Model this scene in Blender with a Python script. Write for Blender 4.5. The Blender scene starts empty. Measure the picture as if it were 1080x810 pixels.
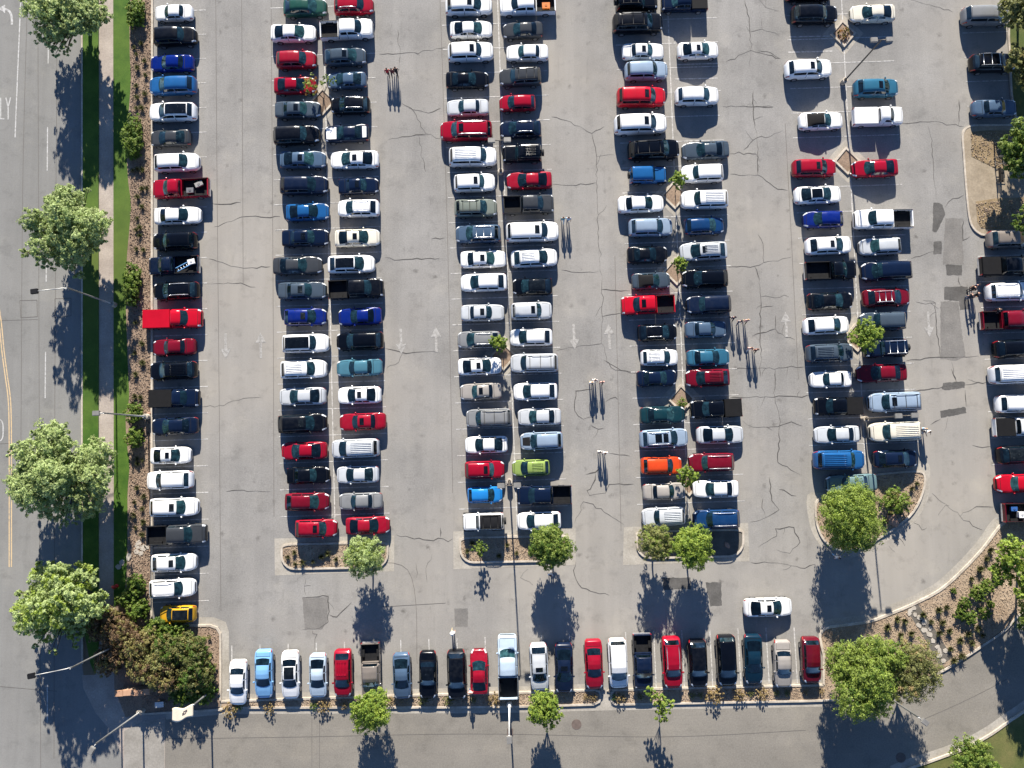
import bpy, bmesh, math, random
import numpy as np
from mathutils import Vector, Matrix

random.seed(7)
RS = np.random.RandomState(11)
scene = bpy.context.scene
COL = scene.collection
R = math.radians

# ------------------------------------------------------------------ camera geometry
FPX, H, TILT = 800.0, 79.0, R(4.7)
CT, ST = math.cos(TILT), math.sin(TILT)

def U(px, py, z=0.0):
    """point of the world at height z seen at photo pixel (1080x810)"""
    x, y, w = (px - 540) / FPX, (405 - py) / FPX, -1.0
    yw, zw = y * CT - w * ST, y * ST + w * CT
    t = (z - H) / zw
    return Vector((x * t, yw * t, z))

def P(p):
    """world point -> photo pixel"""
    x, y, z = p[0], p[1], p[2] - H
    yc, zc = y * CT + z * ST, -y * ST + z * CT
    return (540 + FPX * x / -zc, 405 - FPX * yc / -zc)

TX = {'a': 140, 'b': 400, 'c': 600, 'd': 800}
TY = {'0': 0, '1': 190, '2': 380, '3': 560}
def Z(tile, zx, zy):
    return (TX[tile[0]] + zx * 280 / 1080, TY[tile[1]] + zy * 280 / 1080)

# ------------------------------------------------------------------ materials
def new_mat(name):
    m = bpy.data.materials.new(name); m.use_nodes = True
    nt = m.node_tree
    return m, nt, nt.nodes['Principled BSDF']

def coords(nt, scale=(1, 1, 1), world=True):
    tc = nt.nodes.new('ShaderNodeNewGeometry') if world else nt.nodes.new('ShaderNodeTexCoord')
    mp = nt.nodes.new('ShaderNodeMapping'); mp.inputs['Scale'].default_value = scale
    nt.links.new(tc.outputs['Position' if world else 'Object'], mp.inputs['Vector'])
    return mp.outputs['Vector']

def noise(nt, vec, scale, detail=4, rough=.55):
    n = nt.nodes.new('ShaderNodeTexNoise')
    n.inputs['Scale'].default_value = scale; n.inputs['Detail'].default_value = detail
    n.inputs['Roughness'].default_value = rough
    nt.links.new(vec, n.inputs['Vector'])
    return n.outputs['Fac']

def ramp(nt, fac, stops):
    r = nt.nodes.new('ShaderNodeValToRGB')
    e = r.color_ramp.elements
    while len(e) < len(stops): e.new(.5)
    for k, (p, c) in enumerate(stops):
        e[k].position = p; e[k].color = (*c, 1)
    nt.links.new(fac, r.inputs['Fac'])
    return r.outputs['Color']

def mix(nt, a, b, fac, mode='MIX'):
    m = nt.nodes.new('ShaderNodeMix'); m.data_type = 'RGBA'; m.blend_type = mode
    for s, v in ((m.inputs['Factor'], fac), (m.inputs['A'], a), (m.inputs['B'], b)):
        if hasattr(v, 'links'): nt.links.new(v, s)
        elif isinstance(v, (int, float)): s.default_value = v
        else: s.default_value = (*v, 1)
    return m.outputs['Result']

def bump(nt, b, h, strength=.4, dist=.02):
    n = nt.nodes.new('ShaderNodeBump'); n.inputs['Strength'].default_value = strength
    n.inputs['Distance'].default_value = dist
    nt.links.new(h, n.inputs['Height']); nt.links.new(n.outputs['Normal'], b.inputs['Normal'])

def ground_mat(name, dark, light, big=.12, fine=6.0, rough=.9, streak=None, bumps=.3, speck=.25, tint=None, oil=False):
    m, nt, b = new_mat(name)
    v = coords(nt)
    c = ramp(nt, noise(nt, v, big, 6, .6), [(.32, dark), (.68, light)])
    f = ramp(nt, noise(nt, v, fine, 5, .7), [(.3, (.55,) * 3), (.72, (1.25,) * 3)])
    c = mix(nt, c, f, speck, 'MULTIPLY')
    if tint:
        c = mix(nt, c, tint, ramp(nt, noise(nt, v, .035, 3), [(.45, (0,) * 3), (.7, (1,) * 3)]), 'MIX')
    if streak:
        sv = coords(nt, streak)
        s = ramp(nt, noise(nt, sv, 1.0, 4, .6), [(.3, (.82,) * 3), (.7, (1.1,) * 3)])
        c = mix(nt, c, s, .5, 'MULTIPLY')
        st = ramp(nt, noise(nt, v, .55, 7, .72), [(.30, (.66,) * 3), (.47, (1,) * 3)])
        c = mix(nt, c, st, .6, 'MULTIPLY')
        pale = ramp(nt, noise(nt, v, .22, 5, .65), [(.55, (1,) * 3), (.72, (1.14, 1.13, 1.10))])
        c = mix(nt, c, pale, 1.0, 'MULTIPLY')
    if oil:   # drips and tyre scuffs that belong to the paving
        vo = nt.nodes.new('ShaderNodeTexVoronoi'); vo.inputs['Scale'].default_value = .42; vo.inputs['Randomness'].default_value = 1
        nt.links.new(v, vo.inputs['Vector'])
        ad = nt.nodes.new('ShaderNodeMath'); ad.operation = 'ADD'; nt.links.new(vo.outputs['Distance'], ad.inputs[0])
        mu = nt.nodes.new('ShaderNodeMath'); mu.operation = 'MULTIPLY'; mu.inputs[1].default_value = .45
        nt.links.new(noise(nt, v, 2.2, 5, .7), mu.inputs[0]); nt.links.new(mu.outputs[0], ad.inputs[1])
        c = mix(nt, c, ramp(nt, ad.outputs[0], [(.22, (.55, .54, .53)), (.31, (.86, .86, .86)), (.36, (1, 1, 1))]), .9, 'MULTIPLY')
        sc = ramp(nt, noise(nt, coords(nt, (.9, .10, 1)), 1.6, 5, .75), [(.60, (1, 1, 1)), (.72, (.80, .80, .80))])
        c = mix(nt, c, sc, .7, 'MULTIPLY')
    nt.links.new(c, b.inputs['Base Color'])
    b.inputs['Roughness'].default_value = rough
    b.inputs['Specular IOR Level'].default_value = .25
    bump(nt, b, noise(nt, v, fine * 3, 4, .7), bumps, .01)
    return m

def plain(name, col, rough=.6, metal=0.0, var=.15, scale=3.0, coat=0, spec=.4):
    m, nt, b = new_mat(name)
    c = ramp(nt, noise(nt, coords(nt), scale, 4), [(.3, tuple(x * (1 - var) for x in col)), (.7, tuple(min(1, x * (1 + var)) for x in col))])
    nt.links.new(c, b.inputs['Base Color'])
    b.inputs['Roughness'].default_value = rough; b.inputs['Metallic'].default_value = metal
    b.inputs['Coat Weight'].default_value = coat; b.inputs['Coat Roughness'].default_value = .05
    b.inputs['Specular IOR Level'].default_value = spec
    return m

def paint_mat():
    m, nt, b = new_mat('car_paint')
    oi = nt.nodes.new('ShaderNodeObjectInfo')
    n = noise(nt, coords(nt), 1.2, 4, .6)
    d = ramp(nt, n, [(.3, (.88,) * 3), (.65, (1,) * 3)])
    c = mix(nt, oi.outputs['Color'], d, 1.0, 'MULTIPLY')
    dust = ramp(nt, noise(nt, coords(nt), 2.5, 5, .65), [(.42, (0,) * 3), (.75, (1,) * 3)])
    mul = nt.nodes.new('ShaderNodeMath'); mul.operation = 'MULTIPLY'; nt.links.new(dust, mul.inputs[0])
    rr_ = ramp(nt, oi.outputs['Random'], [(.2, (.004,) * 3), (1, (.035,) * 3)]); nt.links.new(rr_, mul.inputs[1])
    c = mix(nt, c, (.26, .27, .28), mul.outputs[0])
    nt.links.new(c, b.inputs['Base Color'])
    nt.links.new(ramp(nt, oi.outputs['Random'], [(0, (.17,) * 3), (1, (.32,) * 3)]), b.inputs['Roughness'])
    b.inputs['Metallic'].default_value = .0
    b.inputs['Roughness'].default_value = .30
    b.inputs['Specular IOR Level'].default_value = .16
    b.inputs['Coat Weight'].default_value = .38
    b.inputs['Coat Roughness'].default_value = .04
    bump(nt, b, noise(nt, coords(nt), 30, 2), .02, .002)
    return m

def glass_mat(name, col, rough=.06):
    m, nt, b = new_mat(name)
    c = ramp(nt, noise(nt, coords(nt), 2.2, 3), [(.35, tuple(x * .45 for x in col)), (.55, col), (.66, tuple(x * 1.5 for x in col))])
    c = mix(nt, c, tuple(min(.3, x * 3 + .02) for x in col), ramp(nt, noise(nt, coords(nt), 4.5, 2), [(.66, (0,) * 3), (.72, (.8,) * 3)]))  # glints and cabin specks painted into the glass colour as pale spots
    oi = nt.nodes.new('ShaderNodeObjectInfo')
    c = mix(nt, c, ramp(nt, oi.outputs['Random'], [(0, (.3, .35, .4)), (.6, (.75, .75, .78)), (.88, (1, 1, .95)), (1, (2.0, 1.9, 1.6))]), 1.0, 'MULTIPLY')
    nt.links.new(c, b.inputs['Base Color'])
    b.inputs['Roughness'].default_value = rough; b.inputs['Specular IOR Level'].default_value = .5
    b.inputs['Coat Weight'].default_value = .3; b.inputs['Coat Roughness'].default_value = .02
    return m

def leaf_mat(name, a, b_, trans=.35):
    m, nt, b = new_mat(name)
    c = ramp(nt, noise(nt, coords(nt), 1.7, 3), [(.35, a), (.65, b_)])
    nt.links.new(c, b.inputs['Base Color']); b.inputs['Roughness'].default_value = .55
    b.inputs['Specular IOR Level'].default_value = .3
    t = nt.nodes.new('ShaderNodeBsdfTranslucent'); nt.links.new(c, t.inputs['Color'])
    mx = nt.nodes.new('ShaderNodeMixShader'); mx.inputs[0].default_value = trans + .12
    nt.links.new(b.outputs[0], mx.inputs[1]); nt.links.new(t.outputs[0], mx.inputs[2])
    nt.links.new(mx.outputs[0], nt.nodes['Material Output'].inputs['Surface'])
    return m

M = {}
M['soil'] = ground_mat('dry_ground', (.13, .10, .07), (.22, .17, .11), .2, 5)
M['lot'] = ground_mat('weathered_asphalt', (.218, .210, .197), (.284, .273, .256), .16, 7, streak=(.55, .03, 1), tint=(.30, .277, .244), speck=.5, oil=True)
M['street'] = ground_mat('street_asphalt', (.188, .185, .175), (.230, .225, .212), .1, 7, streak=(.9, .02, 1))
M['drive'] = ground_mat('driveway_asphalt', (.190, .175, .152), (.238, .219, .188), .14, 7, streak=(.03, .5, 1), speck=.5)
M['patch'] = ground_mat('new_asphalt_patch', (.075, .072, .068), (.125, .119, .112), .7, 6, speck=.55)
M['patch_pale'] = ground_mat('old_asphalt_patch', (.155, .147, .137), (.215, .203, .187), .5, 6, speck=.55)
M['crack'] = plain('tar_crack', (.075, .07, .065), .9, 0, .45, 1.5)
M['seam'] = plain('paving_seam', (.12, .11, .10), .9)
M['concrete'] = ground_mat('concrete', (.29, .265, .225), (.40, .37, .32), .6, 5, bumps=.3, speck=.5)
M['pave_grey'] = ground_mat('grey_concrete', (.22, .205, .18), (.31, .29, .26), .6, 5, bumps=.3, speck=.5)
M['pave_tan'] = ground_mat('tan_concrete', (.24, .195, .14), (.34, .28, .205), .6, 5, bumps=.3, speck=.5)
M['kerb'] = ground_mat('kerb_concrete', (.36, .31, .25), (.55, .49, .41), .9, 5, bumps=.3, speck=.55)
M['walk'] = ground_mat('sidewalk_concrete', (.30, .255, .22), (.41, .355, .305), .5, 6, bumps=.2, speck=.5)
M['grass'] = ground_mat('lawn_grass', (.03, .085, .008), (.085, .155, .02), .45, 14, bumps=1.0, speck=.8, tint=(.10, .13, .028))
M['drygrass'] = ground_mat('dry_grass', (.065, .095, .022), (.15, .14, .05), .35, 10, bumps=1.0, speck=.8)
M['mulch'] = ground_mat('wood_mulch', (.20, .14, .10), (.32, .235, .17), .5, 8, bumps=1.0, speck=.9)
M['tan'] = ground_mat('tan_mulch', (.28, .205, .14), (.41, .32, .23), .5, 8, bumps=1.0, speck=.8)
M['gravel'] = ground_mat('tan_gravel', (.20, .145, .08), (.31, .23, .135), .9, 10, bumps=1.0, speck=.9)
M['darkpath'] = ground_mat('path_gravel', (.10, .09, .075), (.16, .145, .125), .9, 10, bumps=.6, speck=.6)
def worn_paint(name, col, a=.35, b_=.6, base=(.2, .19, .175)):
    m, nt, b = new_mat(name)
    v = coords(nt)
    c = ramp(nt, noise(nt, v, 3.5, 6, .7), [(a, base), (b_, col)])
    nt.links.new(c, b.inputs['Base Color']); b.inputs['Roughness'].default_value = .8
    return m
M['line'] = worn_paint('worn_white_line', (.54, .525, .50), .34, .58)
M['arrow'] = worn_paint('faded_arrow_paint', (.40, .385, .36), .35, .65)
M['street_line'] = worn_paint('street_white_line', (.45, .445, .43), .32, .55)
M['yellow_line'] = worn_paint('street_yellow_line', (.55, .40, .22), .25, .5)
M['flag_stone'] = ground_mat('flagstone', (.34, .30, .25), (.46, .42, .36), 1.2, 9, bumps=.5)
M['rock'] = ground_mat('boulder', (.24, .15, .11), (.36, .24, .18), 1.2, 7, bumps=.8)
M['wall_cap'] = ground_mat('sandstone_cap', (.36, .20, .12), (.50, .31, .20), 1.0, 9, bumps=.4)
M['wall_stone'] = ground_mat('sign_wall_stone', (.25, .18, .13), (.34, .26, .20), 1.0, 9, bumps=.8)
M['iron'] = plain('iron_cover', (.13, .10, .085), .8, .1)
M['paint'] = paint_mat()
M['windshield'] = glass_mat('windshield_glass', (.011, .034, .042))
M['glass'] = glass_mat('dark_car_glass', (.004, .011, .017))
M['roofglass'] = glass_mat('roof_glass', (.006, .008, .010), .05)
M['trim'] = plain('black_trim', (.010, .010, .011), .6, 0, .15, 3, 0, .2)
M['softtop'] = plain('black_fabric_top', (.009, .009, .010), .8, 0, .15, 3, 0, .15)
M['tyre'] = plain('tyre_rubber', (.02, .02, .02), .85)
M['rim'] = plain('alloy_rim', (.45, .45, .46), .35, .8)
M['lamp'] = plain('headlamp_lens', (.62, .64, .66), .12, 0, .1, 3, 1)
M['tail'] = plain('tail_lamp_red', (.30, .008, .01), .2, 0, .1, 3, 1)
M['chrome'] = plain('bright_rail', (.62, .62, .63), .3, .6)
M['bedliner'] = plain('bed_liner', (.013, .013, .014), .8, 0, .3, 3, 0, .2)
M['white'] = plain('white_gloss_paint', (.78, .78, .77), .3, 0, .05, 2, .6)
M['pole'] = plain('galvanised_pole', (.30, .30, .29), .45, .5)
M['bronze'] = plain('bronze_pole', (.10, .085, .07), .5, .4)
M['fixture'] = plain('grey_luminaire', (.24, .23, .21), .5, .3)
M['lens'] = plain('luminaire_lens', (.6, .6, .58), .3)
M['bark'] = plain('bark', (.11, .085, .065), .9, 0, .3, 9)
M['cream'] = plain('cream_flag_cloth', (.72, .62, .47), .85, 0, .06)
M['ink'] = plain('flag_emblem', (.08, .07, .07), .8)
M['redmetal'] = plain('red_hydrant_paint', (.45, .02, .015), .45)
M['blackmetal'] = plain('black_metal', (.03, .028, .026), .5, .3)
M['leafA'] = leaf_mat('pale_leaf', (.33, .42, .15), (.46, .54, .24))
M['leafA2'] = leaf_mat('pale_leaf_deep', (.22, .28, .10), (.31, .37, .15))  # deeper tint of the pale leaf, mixed in at random by clump
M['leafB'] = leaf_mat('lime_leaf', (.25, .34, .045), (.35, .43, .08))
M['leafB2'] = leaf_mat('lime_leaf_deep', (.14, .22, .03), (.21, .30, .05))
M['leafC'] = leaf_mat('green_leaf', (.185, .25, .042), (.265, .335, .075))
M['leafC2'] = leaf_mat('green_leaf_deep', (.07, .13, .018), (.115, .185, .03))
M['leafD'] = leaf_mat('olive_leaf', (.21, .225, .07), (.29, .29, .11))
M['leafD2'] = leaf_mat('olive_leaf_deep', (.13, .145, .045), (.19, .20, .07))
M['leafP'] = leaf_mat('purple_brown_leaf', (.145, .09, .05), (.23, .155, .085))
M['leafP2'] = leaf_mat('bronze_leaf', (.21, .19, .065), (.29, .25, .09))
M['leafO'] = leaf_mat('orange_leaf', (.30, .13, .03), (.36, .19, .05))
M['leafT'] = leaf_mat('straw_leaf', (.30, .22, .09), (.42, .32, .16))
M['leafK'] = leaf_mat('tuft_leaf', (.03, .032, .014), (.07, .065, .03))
M['skin'] = plain('skin', (.45, .26, .18), .6)
HAIR = [plain('dark_hair', (.02, .013, .01), .7), plain('brown_hair', (.09, .05, .03), .7), plain('fair_hair', (.35, .24, .13), .7)]

# ------------------------------------------------------------------ object helpers
def link(name, mesh, parent=None):
    o = bpy.data.objects.new(name, mesh); COL.objects.link(o)
    if parent is not None: o.parent = parent
    return o
def tag(o, label=None, cat=None, group=None, kind=None):
    if label: o['label'] = label
    if cat: o['category'] = cat
    if group: o['group'] = group
    if kind: o['kind'] = kind
    return o
def mesh_py(name, vs, fs, mats, mi=None, smooth=False):
    me = bpy.data.meshes.new(name)
    me.from_pydata([tuple(v) for v in vs], [], fs)
    for m in (mats if isinstance(mats, (list, tuple)) else [mats]): me.materials.append(m)
    if mi is not None: me.polygons.foreach_set('material_index', mi)
    if smooth: me.polygons.foreach_set('use_smooth', [True] * len(me.polygons))
    me.update()
    return me
def bm_mesh(name, bm, mats, smooth=False):
    me = bpy.data.meshes.new(name); bm.normal_update(); bm.to_mesh(me); bm.free()
    for m in (mats if isinstance(mats, (list, tuple)) else [mats]): me.materials.append(m)
    if smooth: me.polygons.foreach_set('use_smooth', [True] * len(me.polygons))
    return me
def bm_box(bm, x0, x1, y0, y1, z0, z1, mi=0):
    v = [bm.verts.new((x, y, z)) for z in (z0, z1) for y in (y0, y1) for x in (x0, x1)]
    for f in ((0, 2, 3, 1), (4, 5, 7, 6), (0, 1, 5, 4), (2, 6, 7, 3), (0, 4, 6, 2), (1, 3, 7, 5)):
        bm.faces.new([v[i] for i in f]).material_index = mi
    return v
def bm_tube(bm, pts, rads, seg=10, mi=0, caps=True):
    pts = [Vector(p) for p in pts]
    if not isinstance(rads, (list, tuple)): rads = [rads] * len(pts)
    rings = []
    for i, p in enumerate(pts):
        d = (pts[min(i + 1, len(pts) - 1)] - pts[max(i - 1, 0)]).normalized()
        a = d.cross(Vector((0, 0, 1)))
        if a.length < .05: a = d.cross(Vector((0, 1, 0)))
        a.normalize(); b = d.cross(a)
        rings.append([bm.verts.new(p + (a * math.cos(t) + b * math.sin(t)) * rads[i]) for t in [2 * math.pi * k / seg for k in range(seg)]])
    for r0, r1 in zip(rings, rings[1:]):
        for k in range(seg):
            bm.faces.new((r0[k], r0[(k + 1) % seg], r1[(k + 1) % seg], r1[k])).material_index = mi
    if caps:
        bm.faces.new(rings[0]).material_index = mi; bm.faces.new(list(reversed(rings[-1]))).material_index = mi

def smooth_poly(pts, closed=False, n=6):
    pts = [Vector((p[0], p[1])) for p in pts]; out = []; N = len(pts)
    rng = range(N if closed else N - 1)
    for i in rng:
        g = (lambda k: pts[k % N]) if closed else (lambda k: pts[max(0, min(N - 1, k))])
        p0, p1, p2, p3 = g(i - 1), g(i), g(i + 1), g(i + 2)
        for k in range(n):
            t = k / n
            out.append(.5 * ((2 * p1) + (p2 - p0) * t + (2 * p0 - 5 * p1 + 4 * p2 - p3) * t * t + (3 * p1 - p0 - 3 * p2 + p3) * t ** 3))
    if not closed: out.append(pts[-1])
    return [(p.x, p.y) for p in out]

def sheet(name, px, z, mat, kind='structure', z0=None, world=False):
    """flat polygon (photo pixels on the ground) at height z, with a skirt down to z0"""
    bm = bmesh.new()
    ws = [Vector((p[0], p[1], z)) if world else Vector((*U(p[0], p[1], 0).xy, z)) for p in px]
    vs = [bm.verts.new(w) for w in ws]
    f = bm.faces.new(vs); f.normal_update()
    if f.normal.z < 0: f.normal_flip()
    if z0 is not None:
        lo = [bm.verts.new((w.x, w.y, z0)) for w in ws]
        for i in range(len(vs)):
            j = (i + 1) % len(vs)
            bm.faces.new((vs[i], vs[j], lo[j], lo[i]))
    bmesh.ops.triangulate(bm, faces=[f])
    o = link(name, bm_mesh(name, bm, mat)); tag(o, kind=kind)
    return o

def ribbon_geo(bm, pts, width, z, z0=None, closed=False, mi=0):
    """strip along world xy points"""
    pts = [Vector((p[0], p[1])) for p in pts]; N = len(pts); L, Rr = [], []
    for i, p in enumerate(pts):
        a = pts[(i - 1) % N] if closed or i > 0 else None
        b = pts[(i + 1) % N] if closed or i < N - 1 else None
        d1 = (p - a).normalized() if a is not None and (p - a).length > 1e-6 else None
        d2 = (b - p).normalized() if b is not None and (b - p).length > 1e-6 else None
        if d1 is None: d1 = d2
        if d2 is None: d2 = d1
        t = (d1 + d2)
        t = t.normalized() if t.length > 1e-4 else d1
        n = Vector((-t.y, t.x)); s = (width[i] if isinstance(width, list) else width) / 2 / max(.5, n.dot(Vector((-d1.y, d1.x))))
        L.append(p + n * s); Rr.append(p - n * s)
    vl = [bm.verts.new((p.x, p.y, z)) for p in L]; vr = [bm.verts.new((p.x, p.y, z)) for p in Rr]
    if z0 is not None:
        ll = [bm.verts.new((p.x, p.y, z0)) for p in L]; lr = [bm.verts.new((p.x, p.y, z0)) for p in Rr]
    for i in range(N if closed else N - 1):
        j = (i + 1) % N
        bm.faces.new((vr[i], vr[j], vl[j], vl[i])).material_index = mi
        if z0 is not None:
            bm.faces.new((vl[i], vl[j], ll[j], ll[i])).material_index = mi
            bm.faces.new((lr[i], lr[j], vr[j], vr[i])).material_index = mi
    if z0 is not None and not closed:
        bm.faces.new((vr[0], vl[0], ll[0], lr[0])); bm.faces.new((vl[-1], vr[-1], lr[-1], ll[-1]))

def kerb(px, width=.17, z=.15, closed=False):
    bm = bmesh.new()
    ribbon_geo(bm, [U(*p).xy for p in px], width, z, 0.0, closed)
    o = link('kerb', bm_mesh('kerb', bm, M['kerb'])); tag(o, kind='structure')
    return o

# ------------------------------------------------------------------ ground, roads, pavements
sheet('ground', [(-400, -400), (400, -400), (400, 400), (-400, 400)], 0.0, M['soil'], world=True)
sheet('parking_lot', [(100, -160), (1300, -160), (1300, 1000), (100, 1000)], .004, M['lot'])
sheet('street', [(-260, -160), (86.5, -160), (86.5, 700), (90, 726), (104, 752), (135, 770), (135, 1000), (-260, 1000)], .008, M['street'])
DRV_S = smooth_poly([(860, 738), (877, 738), (930, 737), (981, 713.5), (1007, 699.5), (1033, 682.5), (1059, 664.5), (1080, 643.5), (1150, 590), (1300, 470)])
DRV_N = smooth_poly([(925, 822), (961, 809.5), (992, 798.5), (1018, 788.5), (1044, 774.5), (1064.5, 760), (1080, 749.5), (1140, 705), (1300, 590)])
sheet('driveway', [(173, 757), (240, 752), (480, 747), (632, 745), (860, 740)] + DRV_S[6:] + list(reversed(DRV_N)) + [(925, 1000), (173, 1000)], .008, M['drive'])
sheet('sidewalk', [(104.5, -160), (119.3, -160), (119.8, 300), (120.3, 640), (121, 725), (134, 757), (150, 752.5), (150, 762), (174, 757), (174, 1000), (130, 1000), (130, 800), (118, 772), (101, 752), (88, 726), (86.5, 712), (100.7, 712), (104.3, 690)], .012, M['walk'], z0=0)
sheet('crosswalk', [(131, 771), (151, 760), (173.5, 758), (173.5, 1000), (131, 1000)], .016, M['pave_grey'])
# verge, lawn, mulch bed along the street
sheet('verge', [(87.6, -160), (104.2, -160), (104.4, 300), (104.2, 690), (100.7, 711), (96, 700), (88, 660)], .10, M['grass'], z0=0)
LAWN_E = smooth_poly([(137, -160), (137, 40), (138.5, 80), (136, 120), (133.5, 150), (135.5, 190), (138.5, 215), (137, 240), (134, 275), (133, 310), (134, 350), (135.5, 390), (136.5, 420), (133, 440), (134.5, 470), (137, 490), (135, 520), (135, 550), (134, 600), (131, 632)])
sheet('lawn', [(119.8, -160)] + LAWN_E + [(120.6, 640)], .10, M['grass'], z0=0)
sheet('mulch_bed', LAWN_E + [(121, 640), (121, 726), (133, 756), (150, 751), (232, 745), (232.5, 672), (230, 663), (224, 659.5), (160.3, 659.5), (160.3, 300), (160.6, -160)], .09, M['mulch'], z0=0)
kerb([(161.2, -160), (160.7, 300), (160.4, 620), (160.5, 656), (162, 659), (222, 659.6), (229, 662), (232.6, 668), (233, 675), (233, 738.5)], .22)
kerb([(87, -160), (87.1, 660), (87.4, 700)], .16, .13)
kerb([(150, 752.8), (232, 748.2), (238, 746), (480, 745.6), (560, 744.6), (626, 742.6), (632, 739.5), (633.4, 734.5), (632, 729), (627, 727.3), (560, 729.8), (480, 731.8), (400, 734.2), (300, 737.2), (233.5, 739.4)], .2)
# planters nosed by the lower row
sheet('planter', [(234, 740), (300, 738), (400, 735), (480, 732.5), (560, 730.5), (626, 728.2), (632, 733), (632, 738), (626, 741.8), (560, 743.8), (480, 744.8), (238, 745.2), (234, 746)], .09, M['tan'], z0=0)
BED_TOP = [(868.5, 723), (868.2, 690), (865, 676), (864.5, 670), (868, 664.5), (875, 661.3), (895, 658.5), (917, 655.2), (945, 644.5), (968.5, 634.3), (994, 620), (1020, 596), (1038.5, 575.5), (1050, 560), (1058, 552), (1075, 549), (1200, 549)]
BED_BOT = [(1200, 549), (1200, 552), (1150, 588), (1080, 642), (1059, 663), (1033, 681), (1007, 698), (981, 712), (930, 735.5), (877, 737), (850, 738), (760, 739.8), (660, 741.8), (650, 741), (646.5, 735), (650, 728.5), (660, 727.2), (760, 725.4)]
sheet('planting_bed', BED_TOP[:1] + smooth_poly(BED_TOP[1:], n=4) + BED_BOT[1:], .09, M['tan'], z0=0)
kerb(smooth_poly([(650, 742.6), (646, 740.5), (644.6, 735), (646, 729.5), (651, 727.4), (760, 724.6), (868, 722.2)], n=4), .2)
kerb([(868.2, 722.2)] + smooth_poly(BED_TOP[1:], n=5), .24)
kerb([(650, 742.6), (760, 740.6), (850, 739)] + DRV_S[6:], .2)
kerb(DRV_N, .22)
sheet('roadside_verge', DRV_N + [(1300, 1000), (925, 1000)], .08, M['drygrass'], z0=0)
# aprons and gutters (pale concrete)
def gutter(px, w, z=.012):
    bm = bmesh.new(); ribbon_geo(bm, [U(*p).xy for p in px], w, z)
    tag(link('gutter', bm_mesh('gutter', bm, M['concrete'])), kind='structure')
gutter([(168, 654.5), (225, 655), (235, 659), (237.5, 667), (237.5, 737)], .75, .0125)
gutter(smooth_poly([(866, 664), (874, 657.8), (895, 654.8), (916, 651.5), (943, 641), (966, 631), (991, 616.8), (1016.5, 593), (1034.5, 572.5), (1046, 556), (1052, 549)], n=5), .8)
gutter([(238, 735.3), (300, 733.6), (400, 730.6), (480, 728.4), (560, 726.4), (626, 724)], .55)
gutter([(652, 724), (760, 721.3), (866, 718.8)], .55)
gutter([(175, 755.5), (238, 749.9), (480, 749.1), (560, 748.2), (632, 746.2), (760, 744.2), (868, 742)], .6, .0135)
gutter(smooth_poly([(940, 812), (958, 804.5), (990, 794), (1016, 784), (1042, 770), (1062.5, 755.5), (1078, 745), (1138, 701)]), .75)
sheet('apron', [(633.8, 725), (644.2, 725), (646, 748), (630, 748)], .0145, M['concrete'])

def island(bed, apron, mat, kz=.15):
    sheet('apron', apron, .010, M['concrete'])
    sheet('island', bed, .09, mat, z0=0)
    kerb(bed, .2, kz, closed=True)
isl = []
def rr(x0, y0, x1, y1, r, sl=-.02):
    pts = []
    for cx, cy, a0 in ((x1 - r, y0 + 3, -90), (x1 - r, y1 - r, 0), (x0 + r, y1 - r, 90), (x0 + r, y0 + 3, 180)):
        for k in range(6):
            a = R(a0 + 18 * k); rrx = r; rry = r if a0 in (0, 90) else 3
            px, py = cx + rrx * math.cos(a), cy + rry * math.sin(a)
            pts.append((px, py + sl * (px - (x0 + x1) / 2)))
    return pts
island(rr(297.5, 573, 409, 599, 14), [(289.5, 568), (416, 564.5), (415.5, 602.5), (290, 607)], M['tan'])
island(rr(485.5, 566, 600, 592, 14), [(478, 560.5), (607, 557), (607, 596), (478.3, 600.5)], M['tan'])
island(rr(671.5, 559.5, 783.5, 587.5, 15), [(658, 556), (789, 551.5), (790.5, 592), (657, 596)], M['darkpath'])
TEAR = smooth_poly([(918, 503), (945, 498.5), (970, 497.5), (974.6, 503), (974.6, 509), (973, 518), (968, 531), (959, 544), (943, 557), (927, 567), (915, 574.5), (900, 580), (887, 580.5), (876, 576), (867, 567), (861, 552), (859.7, 537), (862, 528), (869, 525), (900, 524), (915, 521)], True, 3)
TEAR_A = smooth_poly([(915, 496), (968, 489), (979.5, 489.5), (981, 505), (980, 520), (975.5, 534), (965, 550), (948, 562.5), (932, 573), (915, 582), (899, 588), (884, 587.5), (870, 580.5), (860, 568), (853.5, 551), (851.5, 522), (870, 520.5), (900, 520), (912, 516)], True, 3)
island(TEAR, TEAR_A, M['tan'])
# paved island at the far edge with gravel beds
EDGE_A = smooth_poly([(1100, 132), (1040, 132.5), (1025, 133), (1017, 137), (1014.7, 146), (1016, 165), (1018.5, 200), (1021.5, 228), (1025, 239), (1032, 246), (1043, 248), (1100, 247)], n=4)
sheet('paved_island', EDGE_A + [(1200, 247), (1200, 132)], .11, M['pave_tan'], z0=0)
sheet('gravel_bed', [(1024, 139.5), (1040, 138), (1100, 137.5), (1200, 137), (1200, 178), (1057, 178.5), (1048.5, 177.5), (1024, 165.5)], .13, M['gravel'], z0=0)
sheet('gravel_bed', [(1028.5, 213), (1047, 210), (1060, 209), (1200, 207), (1200, 242), (1043, 242), (1034, 240.5), (1030, 234)], .13, M['gravel'], z0=0)
sheet('gravel_bed', [(1066, -160), (1200, -160), (1200, 124), (1072, 124), (1067, 100), (1064, 40)], .09, M['drygrass'], z0=0)
kerb([(1065.5, -160), (1063.3, 40), (1066.3, 100), (1071, 124.5), (1200, 125)], .2)
kerb(EDGE_A, .2, .14)
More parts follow.
